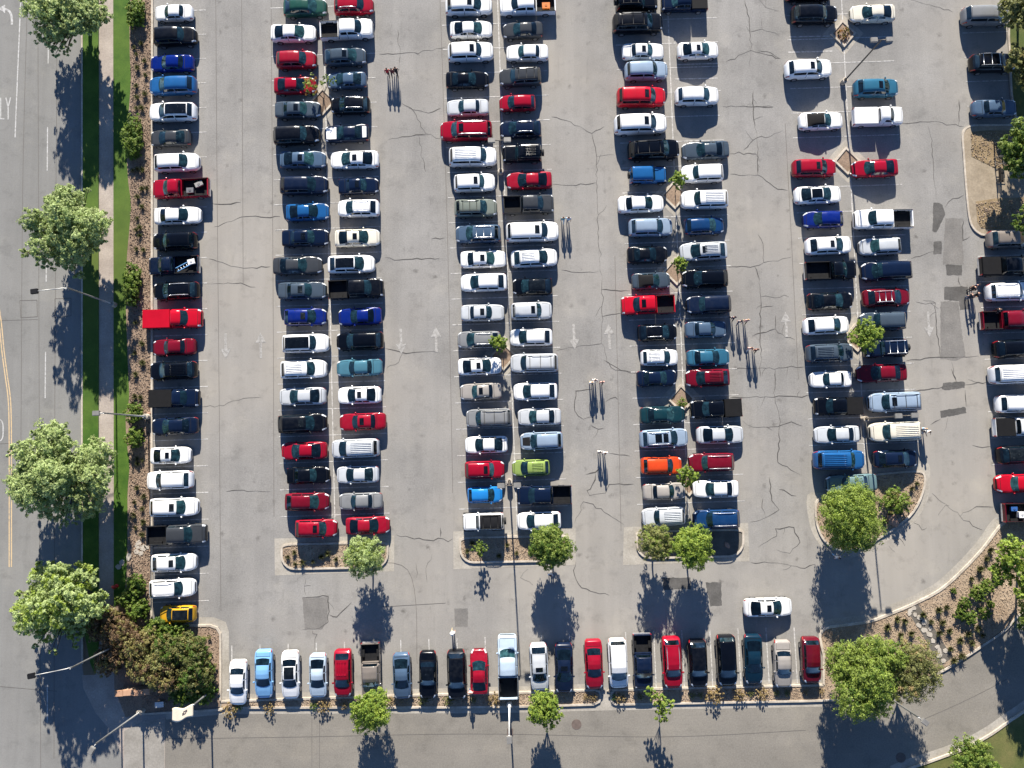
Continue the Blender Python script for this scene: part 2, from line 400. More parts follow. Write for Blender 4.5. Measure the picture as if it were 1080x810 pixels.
# tree pits: diamond kerbs in the double rows
PITS = [(340.5, 107.5), (530.7, 375.5), (711, 206), (713, 286), (718.6, 421), (726, 507.5), (889, 36), (892.8, 170), (903, 356)]
for px, py in PITS:
    c = U(px, py); r = 1.28
    d = [(c.x + r * math.cos(a), c.y + r * 1.1 * math.sin(a)) for a in (R(92), R(182), R(272), R(2))]
    apr = [(c.x + (x - c.x) * 1.75, c.y + (y - c.y) * 1.7) for x, y in d]
    sheet('apron', apr, .0105, M['concrete'], world=True)
    sheet('tree_pit', d, .08, M['mulch'], z0=0, world=True)
    bm = bmesh.new(); ribbon_geo(bm, d, .2, .16, 0, True)
    tag(link('kerb', bm_mesh('kerb', bm, M['kerb'])), kind='structure')
# gravel path with flagstones through the lower bed
sheet('path', [(956, 643.5), (968, 637.5), (986, 664), (1004, 693), (991, 703), (974, 672)], .098, M['darkpath'])
def flag_stone_mesh(bm, c, rx, ry, rot, z0, z1, mi=0):
    n = random.randint(5, 7); pts = []
    for k in range(n):
        a = 2 * math.pi * k / n + random.uniform(-.25, .25); q = random.uniform(.8, 1.1)
        x, y = rx * q * math.cos(a), ry * q * math.sin(a)
        pts.append((c.x + x * math.cos(rot) - y * math.sin(rot), c.y + x * math.sin(rot) + y * math.cos(rot)))
    t = [bm.verts.new((x, y, z1)) for x, y in pts]; b = [bm.verts.new((x, y, z0)) for x, y in pts]
    bm.faces.new(t)
    for k in range(n): bm.faces.new((t[k], b[k], b[(k + 1) % n], t[(k + 1) % n]))
STONES = [(960, 644, .5, .35), (963.5, 641.5, .45, .3), (965, 648, .35, .3), (959, 647.5, .4, .3), (970, 651.5, .5, .4), (974.5, 656, .55, .4), (969, 659.5, .5, .35), (975, 664.5, .5, .4), (981, 663, .45, .35), (980, 669, .55, .4), (984, 676, .45, .35), (988.5, 682, .4, .3), (991, 687, .6, .35), (997, 686.5, .4, .35), (990.5, 691.5, .5, .3), (995, 697, .35, .5)]
for px, py, rx, ry in STONES:
    c = U(px, py, .1); bm = bmesh.new()
    flag_stone_mesh(bm, Vector((0, 0, 0)), rx * 1.05, ry * 1.05, random.uniform(0, 3), -.03, .04)
    o = link('flagstone', bm_mesh('flagstone', bm, M['flag_stone'])); o.location = c; o.scale = (.66, .66, 1 + random.uniform(-.2, .2))
    tag(o, 'pale flat stone set in the dark gravel path through the curved bed', 'stepping stone', 'stepping stones in the curved bed')
for px, py, rx, ry in [(146, 574, .5, .35), (151, 578, .4, .4), (144, 582, .35, .3), (155, 576.5, .3, .25), (149, 583.5, .3, .3), (136, 587, .45, .3), (128.5, 594, .4, .3), (125, 598, .35, .25)]:
    c = U(px, py, .1); bm = bmesh.new()
    flag_stone_mesh(bm, Vector((0, 0, 0)), rx, ry, random.uniform(0, 3), -.03, .04)
    o = link('flagstone', bm_mesh('flagstone', bm, M['flag_stone'])); o.location = c
    tag(o, 'pale flat stone crossing the mulch bed beside the dark-grey pickup', 'stepping stone', 'stepping stones across the mulch bed')

# asphalt patches
for t, poly, mt in [('d1', [(710, 90), (735, 92), (748, 100), (760, 140), (740, 180), (725, 212), (708, 210)], 'patch'), ('d1', [(712, 248), (745, 248), (745, 302), (710, 302)], 'patch'),
        ('d1', [(762, 345), (828, 345), (828, 388), (765, 388)], 'patch'), ('d1', [(755, 435), (850, 432), (858, 525), (820, 528), (815, 490), (755, 488)], 'patch'),
        ('d1', [(760, 155), (825, 155), (835, 343), (750, 343)], 'patch_pale'), ('d1', [(740, 492), (812, 495), (825, 600), (842, 718), (800, 735), (740, 728)], 'patch_pale'),
        ('d2', [(750, 92), (832, 85), (840, 92), (838, 112), (750, 122), (744, 112)], 'patch'), ('d2', [(740, 205), (840, 190), (845, 215), (742, 235)], 'patch'),
        ('c3', [(380, 190), (495, 190), (495, 235), (385, 240)], 'patch'), ('c3', [(555, 210), (620, 208), (622, 303), (575, 306)], 'patch'),
        ('b3', [(305, 315), (360, 315), (360, 390), (308, 390)], 'patch_pale'), ('a3', [(690, 272), (792, 268), (792, 365), (770, 400), (700, 400)], 'patch_pale')]:
    pp = [Z(t, *p) for p in poly]; rg_ = []
    for i, a in enumerate(pp):
        b_ = pp[(i + 1) % len(pp)]; n_ = max(2, int(math.hypot(b_[0] - a[0], b_[1] - a[1]) / 2.2))
        for k in range(n_):
            rg_.append((a[0] + (b_[0] - a[0]) * k / n_ + random.gauss(0, .28), a[1] + (b_[1] - a[1]) * k / n_ + random.gauss(0, .28)))
    sheet('asphalt_patch', rg_, .008, M[mt])

# tar-sealed cracks
CR = {
 'a1': [[(320, 95), (380, 98), (440, 90)], [(330, 190), (440, 150), (520, 150), (600, 148)], [(310, 320), (400, 350), (450, 358), (560, 352)], [(300, 420), (440, 418), (500, 435)]],
 'a2': [[(280, 190), (370, 185), (450, 155), (520, 150)], [(380, 535), (450, 528), (560, 535)]],
 'a3': [[(700, 190), (698, 225), (705, 262)], [(690, 272), (795, 266), (795, 370), (740, 400), (690, 402)], [(800, 340), (830, 350), (890, 290)], [(730, 400), (750, 420), (740, 480)]],
 'b0': [[(0, 220), (160, 218), (270, 190)], [(75, 120), (85, 215), (75, 330)], [(90, 420), (130, 440), (190, 545), (250, 565)], [(120, 440), (200, 460), (250, 440)], [(35, 570), (150, 548), (190, 548)], [(160, 550), (190, 700)],
        [(700, 475), (760, 490), (865, 543), (915, 515)], [(865, 543), (885, 640), (885, 810)], [(885, 637), (955, 630)], [(705, 750), (800, 755), (880, 743)]],
 'b1': [[(885, 0), (890, 250), (905, 440), (905, 640), (925, 740), (985, 775), (1060, 785)], [(740, 365), (800, 375), (890, 372)], [(905, 445), (1020, 450)], [(905, 555), (985, 540)], [(720, 695), (830, 672), (905, 665)], [(25, 315), (80, 325), (245, 318)], [(210, 240), (265, 235)], [(25, 685), (90, 700), (240, 700)], [(95, 705), (80, 740), (30, 765)]],
 'b2': [[(915, 0), (960, 40), (1060, 50)], [(865, 118), (800, 125), (795, 205), (830, 240), (880, 235)], [(860, 265), (890, 280), (915, 275)], [(920, 170), (960, 150), (970, 160)], [(935, 378), (1020, 390)], [(840, 465), (880, 455), (895, 440)], [(880, 460), (865, 510), (845, 530), (855, 550), (920, 540), (935, 505), (1035, 503)], [(795, 660), (830, 575), (870, 585), (995, 668)], [(70, 710), (180, 730), (300, 725)], [(248, 680), (248, 720)]],
 'b3': [[(800, 125), (790, 160), (810, 215), (860, 245), (935, 262)], [(215, 95), (190, 150), (195, 210)], [(605, 155), (575, 190), (625, 220)], [(150, 130), (152, 190)]],
 'c0': [[(715, 0), (735, 110), (740, 200), (735, 270)], [(735, 130), (785, 118), (855, 145)], [(785, 75), (785, 118)], [(640, 250), (740, 205), (860, 238)], [(775, 0), (800, 30), (855, 45)], [(625, 432), (745, 435), (830, 437)], [(750, 370), (750, 470), (765, 555), (768, 710)], [(710, 610), (765, 560), (820, 555), (872, 530)], [(655, 625), (765, 627)], [(655, 708), (770, 712), (850, 770), (890, 775)]],
 'c1': [[(768, 220), (790, 260), (793, 335), (905, 313)], [(648, 355), (755, 350), (793, 335)], [(755, 350), (775, 400), (780, 580), (780, 800)], [(780, 475), (895, 475)], [(780, 518), (830, 513)], [(745, 635), (840, 605), (880, 640), (920, 650)], [(840, 550), (840, 605)], [(660, 765), (800, 765), (960, 760)]],
 'c2': [[(840, 40), (838, 150), (860, 250), (850, 415), (940, 465)], [(655, 152), (835, 150), (985, 145)], [(705, 245), (750, 272), (850, 270), (905, 250), (950, 268)], [(815, 475), (825, 570), (855, 608), (800, 640), (735, 658)], [(790, 560), (785, 600), (800, 640)], [(855, 525), (925, 552)], [(770, 760), (845, 715), (840, 685), (915, 680), (940, 740), (900, 785), (845, 770)]],
 'c3': [[(740, 128), (850, 130), (960, 152), (1000, 135)]],
 'd0': [[(585, 502), (730, 495), (835, 515)], [(815, 405), (812, 510)], [(690, 515), (708, 610), (715, 740), (722, 810)], [(620, 0), (700, 20), (790, 50)], [(0, 205), (50, 215), (90, 240)], [(0, 435), (60, 435)]],
 'd1': [[(620, 320), (710, 290)], [(760, 110), (790, 75), (835, 60)], [(640, 495), (720, 500), (725, 610), (740, 720)], [(600, 735), (735, 720), (845, 720), (895, 715)], [(830, 155), (832, 245), (860, 230)], [(785, 740), (800, 810)], [(815, 390), (822, 430)]],
 'd2': [[(605, 130), (745, 110), (930, 88)], [(785, 35), (805, 90)], [(840, 120), (845, 190)], [(705, 540), (820, 635), (910, 690)], [(820, 635), (885, 595), (955, 597)], [(870, 345), (910, 355), (945, 350)], [(730, 630), (760, 590), (775, 590)], [(630, 660), (665, 690), (685, 680)], [(530, 755), (555, 780)], [(550, 735), (575, 725), (595, 755)], [(740, 240), (700, 262)], [(770, 235), (755, 290)]],
}
bm = bmesh.new()
kz = 0
for t, lines in CR.items():
    for ln in lines:
        w = [U(*Z(t, *p)).xy for p in ln]; pts = [w[0]]
        for a, b in zip(w, w[1:]):
            n = max(2, int((b - a).length / .45)); d = (b - a); nn = Vector((-d.y, d.x)).normalized()
            for k in range(1, n + 1):
                q = a + d * k / n
                pts.append(q + nn * (random.gauss(0, .07) if k < n else 0))
        kz += 1
        w0 = random.uniform(.035, .075); ph = random.uniform(0, 6)
        ws = [max(.018, w0 * (1 + .55 * math.sin(ph + i * .37) + random.uniform(-.35, .35))) for i in range(len(pts))]; ws[0] = ws[-1] = .015
        ribbon_geo(bm, pts, ws, .0132 + .0001 * (kz % 9))
        for i in range(2, len(pts) - 2):
            if random.random() < .05:
                q = pts[i]; a_ = random.uniform(0, 6.28); br = [q]
                for _ in range(random.randint(2, 4)):
                    a_ += random.uniform(-.5, .5); q = q + Vector((math.cos(a_), math.sin(a_))) * .35; br.append(q)
                ribbon_geo(bm, br, [.03] * (len(br) - 1) + [.012], .0130)
tag(link('asphalt_crack', bm_mesh('asphalt_crack', bm, M['crack'])), kind='structure')
# paving seams
bm = bmesh.new()
SEAMS = [[(227.5, -20), (229, 200), (231, 400), (233, 640)], [(254.8, -20), (256, 190), (256.5, 300)], [(286, 0), (288, 300), (289, 545)], [(463.5, -20), (472, 250), (477.5, 520)], [(648.5, 270), (655, 560)], [(828, 130), (834, 240), (842, 400)], [(40, 0), (41, 300), (42, 600), (43, 810)], [(29, 0), (24, 200), (22, 500)], [(60, 60), (58, 400), (57, 800)],
         [(175, 779), (300, 777.5), (500, 774), (700, 777), (850, 770)], [(360, 600), (430, 601), (440, 700)], [(402, 640), (470, 636)], [(329, 757), (329, 840)], [(337, 757), (337, 840)], [(975, 758), (1005, 745), (1040, 728), (1062, 716)], [(162, 760), (162, 900)], [(0, 724), (60, 729)], [(0, 338), (40, 337)], [(0, 468), (30, 467)]]
for s in SEAMS:
    kz += 1; ribbon_geo(bm, [U(*p).xy for p in smooth_poly(s, n=8)], .045, .0152 + .0001 * (kz % 7))
for s in [[(21, 317), (39, 316.5), (39.5, 334), (22, 335), (21, 317)], [(58, 315), (75, 314.5), (75, 333), (58, 335), (58, 315)]]:
    ribbon_geo(bm, [U(*p).xy for p in s], .06, .0162)
tag(link('pavement_seam', bm_mesh('pavement_seam', bm, M['seam'])), kind='structure')

# ------------------------------------------------------------------ painted markings
PHI = R(1.9)
DX = Vector((math.cos(PHI), math.sin(PHI)))
PITCH = 2.743
bm = bmesh.new()
def stall_lines(ref, a, b, ymin, ymax, row, skip=()):
    r0 = U(*ref).xy; d = row
    for i in range(-30, 30):
        q = r0 + d * (PITCH * i)
        py = P((q.x, q.y, 0))[1]
        if ymin <= py <= ymax:
            ribbon_geo(bm, [q + DX * a, q + DX * b], .09, .0171)
def rowdir(p0, p1):
    return (U(*p1).xy - U(*p0).xy).normalized()
stall_lines((219, 380), -5.7, 0, -60, 640, rowdir((161, 0), (160.5, 640)))
stall_lines((296, 545), 0, 11.2, -60, 550, rowdir((343, 110), (353, 500)))
stall_lines((484, 537), 0, 11.2, -60, 545, rowdir((527, 120), (545, 560)))
stall_lines((672, 532), 0, 11.1, -60, 540, rowdir((714, 306), (726, 535)))
stall_lines((852, 442), 0, 11.4, -60, 480, rowdir((892, 155), (911.5, 483)))
stall_lines((1046, 490), 0, 5.6, -60, 130, rowdir((1017, 62), (1046, 490)))
stall_lines((1046, 490), 0, 5.6, 250, 560, rowdir((1017, 62), (1046, 490)))
c0 = U(751.7, 723.5).xy
for i in range(-19, 5):
    q = c0 + DX * (2.86 * i)
    px = P((q.x, q.y, 0))[0]
    if 630 < px < 648: continue
    ribbon_geo(bm, [q, q + Vector((-DX.y, DX.x)) * 5.6], .10, .0173)
for pts in ([(340.5, -20), (353.5, 560)], [(524, -20), (545.5, 560)], [(703, -20), (726, 545)], [(886.5, -20), (912.5, 490)]):
    ribbon_geo(bm, [U(*p).xy for p in pts], .10, .0176)
for zx0, zx1, zy0, zy1 in ((125, 300, 150, 147), (120, 300, 213, 208)):
    ribbon_geo(bm, [U(*Z('d0', zx0, zy0)).xy, U(*Z('d0', zx1, zy1)).xy], .12, .0179)
for zx0, zx1, zy0, zy1 in ((440, 605, 263, 258), (430, 605, 322, 318)):
    ribbon_geo(bm, [U(*Z('c0', zx0, zy0)).xy, U(*Z('c0', zx1, zy1)).xy], .12, .0179)
tag(link('parking_lines', bm_mesh('parking_lines', bm, M['line'])), kind='structure')
# lane arrows
def arrow(bm, px, py, up, L=2.7):
    c = U(px, py).xy; row = rowdir((527, 120), (545, 560)) if px > 300 else rowdir((343, 110), (353, 500))
    if px > 800: row = rowdir((892, 155), (911.5, 483))
    f = -row if up else row; s = Vector((-f.y, f.x))
    a = c - f * L / 2; n = c + f * (L * .10)
    ribbon_geo(bm, [a, n], .26, .0171)
    z = .0171; tip = c + f * L / 2
    vs = [bm.verts.new((p.x, p.y, z)) for p in (n + s * .55, n + s * .13, n - s * .13, n - s * .55, tip)]
    fc = bm.faces.new(vs); fc.normal_update()
    if fc.normal.z < 0: fc.normal_flip()
bm = bmesh.new()
for px, py, up in ((238, 365, 0), (275, 364, 1), (423, 360, 0), (460, 358, 1), (605.5, 355, 0), (642.5, 355, 1), (829, 342, 1), (979.5, 342, 0)): arrow(bm, px, py, up)
tag(link('lane_arrows', bm_mesh('lane_arrows', bm, M['arrow'])), kind='structure')
# street markings
bm = bmesh.new()
def stroke(pts, w, z=.0165): ribbon_geo(bm, [U(*p).xy for p in pts], w, z)
stroke([(23.5, -60), (22, 0), (19, 70), (16, 145)], .13)
for y0, y1 in ((-30, 14), (44, 67), (134, 180), (276, 297), (371, 420), (722, 762)):
    stroke([(51.5 - y0 * .009 if y0 < 400 else 50, y0), (51.5 - y1 * .009 if y1 < 500 else 50, y1)], .12)
# ONLY, each letter 2.4 m tall
for ox, strokes in ((-13, [[(0, 104), (0, 125)], [(4, 104), (4, 125)], [(0, 104), (4, 104)], [(0, 125), (4, 125)]]),
                    (-6.5, [[(0, 125.5), (0, 103.5)], [(0, 104), (4, 125)], [(4, 125.5), (4, 103.5)]]),
                    (.8, [[(0, 103), (0, 126)], [(-.3, 125.4), (4, 125.4)]]),
                    (6.3, [[(0, 103), (2.4, 113)], [(4.9, 103), (2.4, 113)], [(2.4, 112), (2.4, 126)]])):
    for k, s in enumerate(strokes): stroke([(x + ox, y) for x, y in s], .13, .0165 + .0004 * k)
stroke(smooth_poly([(12.6, 26), (12.4, 18), (10, 12), (5, 9.5)]), .24, .0166)
vs = [bm.verts.new((*U(*p).xy, .0172)) for p in ((5.5, 5), (5.5, 14), (-2, 9))]
fc = bm.faces.new(vs); fc.normal_update()
if fc.normal.z < 0: fc.normal_flip()
stroke(smooth_poly([(-2, 442.5), (1.5, 443.5), (3.2, 448), (3.4, 455), (3, 461), (1, 464.5), (-2, 465.2)]), .13, .0168)
tag(link('road_markings', bm_mesh('road_markings', bm, M['street_line'])), kind='structure')
bm = bmesh.new()
for off in (-1.2, 1.2):
    stroke(smooth_poly([(-6 + off, 300), (0 + off, 338), (3.2 + off, 370), (6.5 + off, 395), (10.2 + off, 425), (11 + off, 470), (11 + off, 540), (11 + off, 598)]), .11)
tag(link('yellow_markings', bm_mesh('yellow_markings', bm, M['yellow_line'])), kind='structure')

# ------------------------------------------------------------------ cars: one mesh per kind of part, shared by the copies
# centre-line profile (x, z) front to rear, belt heights, half widths; cw = cowl x, rf = roof front, rr = roof rear, rb = rear glass base
SPEC = {
 'sedan': dict(L=4.8, W=.91, top=[(2.40, .52), (2.36, .66), (2.20, .76), (1.6, .90), (1.12, .98), (.30, 1.38), (-.15, 1.45), (-.55, 1.44), (-1.0, 1.36), (-1.70, 1.08), (-2.22, 1.04), (-2.36, .92), (-2.40, .60)], cw=1.12, rf=.30, rr=-1.0, rb=-1.70, roof=1.42, rw=.58, bp=-.42),
 'coupe': dict(L=4.7, W=.93, top=[(2.35, .50), (2.30, .66), (2.1, .78), (1.5, .90), (.92, .97), (.15, 1.28), (-.25, 1.34), (-.65, 1.32), (-.95, 1.25), (-1.65, 1.05), (-2.18, 1.02), (-2.31, .90), (-2.35, .60)], cw=.92, rf=.15, rr=-.95, rb=-1.65, roof=1.32, rw=.55, bp=-.5),
 'hatchback': dict(L=4.2, W=.89, top=[(2.10, .52), (2.06, .70), (1.90, .84), (1.45, .97), (1.10, 1.03), (.35, 1.44), (-.15, 1.51), (-.8, 1.49), (-1.5, 1.38), (-1.93, 1.05), (-2.06, .85), (-2.10, .55)], cw=1.10, rf=.35, rr=-1.5, rb=-1.93, roof=1.48, rw=.59, bp=-.5),
 'SUV': dict(L=4.75, W=.95, top=[(2.37, .60), (2.33, .82), (2.18, .98), (1.65, 1.08), (1.22, 1.13), (.50, 1.60), (0., 1.70), (-.8, 1.70), (-1.72, 1.62), (-2.14, 1.18), (-2.32, .95), (-2.37, .60)], cw=1.22, rf=.50, rr=-1.72, rb=-2.14, roof=1.66, rw=.64, bp=-.42),
 'large SUV': dict(L=5.2, W=1.0, top=[(2.60, .65), (2.57, .95), (2.42, 1.12), (1.9, 1.20), (1.45, 1.25), (.85, 1.74), (.35, 1.86), (-.8, 1.88), (-2.1, 1.82), (-2.42, 1.30), (-2.56, 1.0), (-2.60, .62)], cw=1.45, rf=.85, rr=-2.1, rb=-2.42, roof=1.83, rw=.72, bp=-.3),
 'minivan': dict(L=5.1, W=.99, top=[(2.55, .58), (2.50, .78), (2.3, .92), (1.95, 1.04), (1.62, 1.12), (.75, 1.62), (.2, 1.74), (-.9, 1.75), (-2.05, 1.68), (-2.4, 1.2), (-2.51, .95), (-2.55, .58)], cw=1.62, rf=.75, rr=-2.05, rb=-2.4, roof=1.70, rw=.70, bp=-.25),
 'van': dict(L=5.2, W=1.0, top=[(2.60, .60), (2.55, .85), (2.35, 1.02), (2.0, 1.15), (1.75, 1.25), (1.05, 1.80), (.6, 1.93), (-.9, 1.95), (-2.4, 1.92), (-2.52, 1.4), (-2.58, 1.0), (-2.60, .58)], cw=1.75, rf=1.05, rr=-2.4, rb=-2.52, roof=1.9, rw=.78, bp=.1),
 'off-roader': dict(L=4.2, W=.84, top=[(2.10, .70), (2.08, .98), (1.95, 1.10), (1.3, 1.16), (.72, 1.19), (.42, 1.66), (.2, 1.76), (-.8, 1.79), (-1.72, 1.77), (-1.86, 1.3), (-1.92, 1.0), (-1.95, .68)], cw=.72, rf=.42, rr=-1.72, rb=-1.86, roof=1.74, rw=.68, bp=-.3),
 'pickup': dict(L=5.7, W=.98, top=[(2.85, .68), (2.81, .98), (2.65, 1.12), (2.0, 1.20), (1.62, 1.24), (.98, 1.70), (.6, 1.82), (-.1, 1.84), (-.62, 1.78), (-.82, 1.22), (-.86, 1.02), (-.88, .60)], cw=1.62, rf=.98, rr=-.62, rb=-.82, roof=1.79, rw=.70, bp=.15),
 'long pickup': dict(L=5.7, W=.98, top=[(2.85, .68), (2.81, .98), (2.65, 1.12), (2.0, 1.20), (1.62, 1.24), (1.02, 1.70), (.7, 1.80), (.45, 1.81), (.12, 1.77), (-.08, 1.22), (-.12, 1.02), (-.14, .60)], cw=1.62, rf=1.02, rr=.12, rb=-.08, roof=1.78, rw=.70, bp=.45),
}
def variant(base, **kw):
    d = dict(SPEC[base]); d.update(kw); return d
SPEC['fastback'] = variant('sedan', W=.925, top=[(2.40, .50), (2.36, .66), (2.20, .77), (1.6, .90), (1.20, .97), (.28, 1.36), (-.2, 1.44), (-.6, 1.41), (-.9, 1.35), (-1.95, 1.07), (-2.26, 1.05), (-2.37, .90), (-2.40, .60)], cw=1.20, rf=.28, rr=-.90, rb=-1.95, rw=.56)
SPEC['saloon'] = variant('sedan', W=.895, top=[(2.40, .54), (2.37, .70), (2.22, .80), (1.5, .92), (.98, .98), (.36, 1.38), (-.1, 1.44), (-.6, 1.43), (-.92, 1.37), (-1.42, 1.05), (-2.28, 1.00), (-2.38, .90), (-2.40, .60)], cw=.98, rf=.36, rr=-.92, rb=-1.42, rw=.60)
SPEC['crossover'] = variant('SUV', W=.93, top=[(2.37, .58), (2.33, .80), (2.15, .94), (1.65, 1.05), (1.32, 1.09), (.46, 1.53), (-.1, 1.64), (-.8, 1.62), (-1.45, 1.53), (-2.08, 1.12), (-2.30, .95), (-2.37, .58)], cw=1.32, rf=.46, rr=-1.45, rb=-2.08, roof=1.60, rw=.60)
SPEC['estate'] = variant('SUV', W=.96, top=[(2.37, .62), (2.34, .88), (2.22, 1.03), (1.6, 1.12), (1.10, 1.16), (.56, 1.62), (.1, 1.73), (-.8, 1.74), (-1.88, 1.69), (-2.16, 1.22), (-2.33, .98), (-2.37, .62)], cw=1.10, rf=.56, rr=-1.88, rb=-2.16, roof=1.70, rw=.68)
BASE = {'fastback': 'sedan', 'saloon': 'sedan', 'crossover': 'SUV', 'estate': 'SUV'}
ALT = {'sedan': ['sedan', 'fastback', 'saloon'], 'SUV': ['SUV', 'crossover', 'estate']}
def prep(s):
    tx = [p[0] for p in s['top']][::-1]; tz = [p[1] for p in s['top']][::-1]
    f, r = s['top'][0][0], s['top'][-1][0]; s['f'], s['r'] = f, r
    W = s['W']; box = s is SPEC['off-roader']
    cowlz = np.interp(s['cw'], tx, tz); rbz = np.interp(s['rb'], tx, tz)
    pick = 'bed' if s['L'] == 5.7 else ''
    def top(x): return float(np.interp(x, tx, tz))
    def belt(x):
        b = np.interp(x, [r, r + .15, s['rb'], s['cw'], f - .2, f], [min(top(r), .6), rbz - .12, rbz - .06, cowlz - .06, top(f - .2) - .05, top(f) - .03])
        return float(min(b, top(x) - .015))
    def wid(x):
        if pick: return float(np.interp(x, [r, f - .5, f - .15, f - .03, f], [W, W * .985, W * .93, W * .84, W * .74]))
        if box: return float(np.interp(x, [r, r + .1, f - .3, f], [W * .92, W, W, W * .9]))
        return float(np.interp(x, [r, r + .04, r + .14, r + .32, r + .7, r + 1.3, 0, f - 1.1, f - .62, f - .34, f - .15, f - .05, f], [W * .66, W * .79, W * .89, W * .945, W * .985, W, W * .985, W, W * .965, W * .89, W * .77, W * .64, W * .52]))
    bm_ = belt(.0)
    def sec(x):
        t_, b_, w = top(x), belt(x), wid(x)
        t = min(1, max(0, (t_ - b_ - .08) / (s['roof'] - bm_ - .08))); t = t * t * (3 - 2 * t)
        zb = .24 if abs(x) < f - .5 else .30
        h = t_ - b_
        deck = [(w * .93, b_ + h * .30), (w * .80, b_ + h * .70), (w * .55, b_ + h * .92), (w * .28, b_ + h * .99), (0, t_)]
        rw = s['rw']
        roof = [(w * .90, b_ + .03), (rw + .07, t_ - .13), (rw - .04, t_ - .04), (rw * .5, t_ - .008), (0, t_)]
        up = [(a[0] * (1 - t) + c[0] * t, a[1] * (1 - t) + c[1] * t) for a, c in zip(deck, roof)]
        return [(0, zb), (w * .9, zb), (w * .985, zb + .12), (w, (zb + b_) / 2), (w * .995, b_ - .08 if b_ - .08 > (zb + b_) / 2 else (zb + b_) / 2 + .01), (w * .965, b_)] + up
    s['sec'] = sec   # indices: 0..4 lower side, 5 belt, 6 greenhouse foot, 7 roof edge, 8..10 roof
    xs = set(np.round(np.linspace(r, f, 34), 3)) | {p[0] for p in s['top']}
    xs = sorted(xs); keep = [xs[0]]
    for x in xs[1:]:
        if x - keep[-1] > .03: keep.append(x)
    keep[-1] = f
    s['xs'] = keep
for s in SPEC.values(): prep(s)

def surf(s, x, k):
    q = s['sec'](x); left = k <= 10; kk = k if left else 20 - k
    i = min(int(kk), 9); t = kk - i
    y = q[i][0] * (1 - t) + q[i + 1][0] * t; z = q[i][1] * (1 - t) + q[i + 1][1] * t
    return Vector((x, y if left else -y, z))

def body_mesh(kind):
    s = SPEC[kind]; vs, fs, mi = [], [], []
    n = 20
    # faces wind outward: stations run rear to front
    for x in s['xs']:
        for k in range(n): vs.append(surf(s, x, k if k > 0 else 0))
    for i in range(len(s['xs']) - 1):
        for k in range(n):
            a, b = i * n + k, i * n + (k + 1) % n
            fs.append((a, b, b + n, a + n)); mi.append(1 if k in (0, 1, 18, 19) else 0)
    fs.append(tuple(range(n))[::-1]); mi.append(0)
    m = len(vs) - n; fs.append(tuple(range(m, m + n))); mi.append(0)
    if kind == 'off-roader':   # flat wings over the wheels
        for sy in (-1, 1):
            for x0, x1 in ((1.0, 2.0), (-1.75, -.75)):
                b0 = len(vs)
                y0, y1 = sorted((sy * .78, sy * .96))
                for z in (.82, .95):
                    for y in (y0, y1):
                        for x in (x0, x1): vs.append(Vector((x, y, z)))
                for f in ((0, 2, 3, 1), (4, 5, 7, 6), (0, 1, 5, 4), (2, 6, 7, 3), (0, 4, 6, 2), (1, 3, 7, 5)):
                    fs.append(tuple(b0 + i for i in f)); mi.append(1)
    me = mesh_py('body', vs, fs, [M['paint'], M['trim']], mi, True)
    f, r = s['f'], s['r']
    strips = [(s['cw'] + .14, f - .30, 7.0, 7.09), (s['cw'] + .14, f - .30, 12.91, 13.0), (f - .30, f - .26, 7.0, 13.0), (s['bp'] - .02, s['bp'] + .02, 3.0, 6.1), (s['bp'] - .02, s['bp'] + .02, 13.9, 17.0),
              (s['cw'] - .06, s['cw'] - .02, 3.0, 5.0), (s['cw'] - .06, s['cw'] - .02, 15.0, 17.0), (f - .035, f - .004, 5.6, 14.4)]
    if BASE.get(kind, kind) in ('sedan', 'coupe'): strips += [(s['rb'] - .12, s['rb'] - .08, 7.0, 13.0), (r + .12, s['rb'] - .08, 7.0, 7.09), (r + .12, s['rb'] - .08, 12.91, 13.0)]
    if BASE.get(kind, kind) in ('van', 'minivan', 'large SUV', 'SUV'): strips += [(s['rr'] + .02, s['rr'] + .05, 7.2, 12.8)]
    off = len(me.vertices); V2 = [v.co.copy() for v in me.vertices]; F2 = [tuple(p.vertices) for p in me.polygons]; m2 = list(mi)
    for x0, x1, k0, k1 in strips:
        pm = patch(s, x0, x1, k0, k1, M['trim'], 'strip', off=.005)
        o0 = len(V2); V2 += [v.co.copy() for v in pm.vertices]
        for p in pm.polygons: F2.append(tuple(o0 + i for i in p.vertices)); m2.append(1)
        bpy.data.meshes.remove(pm)
    bpy.data.meshes.remove(me)
    me = mesh_py('body', V2, F2, [M['paint'], M['trim']], m2, True)
    return me
    bm = bmesh.new(); bm.from_mesh(me); bmesh.ops.recalc_face_normals(bm, faces=bm.faces); bm.to_mesh(me); bm.free()
    return me

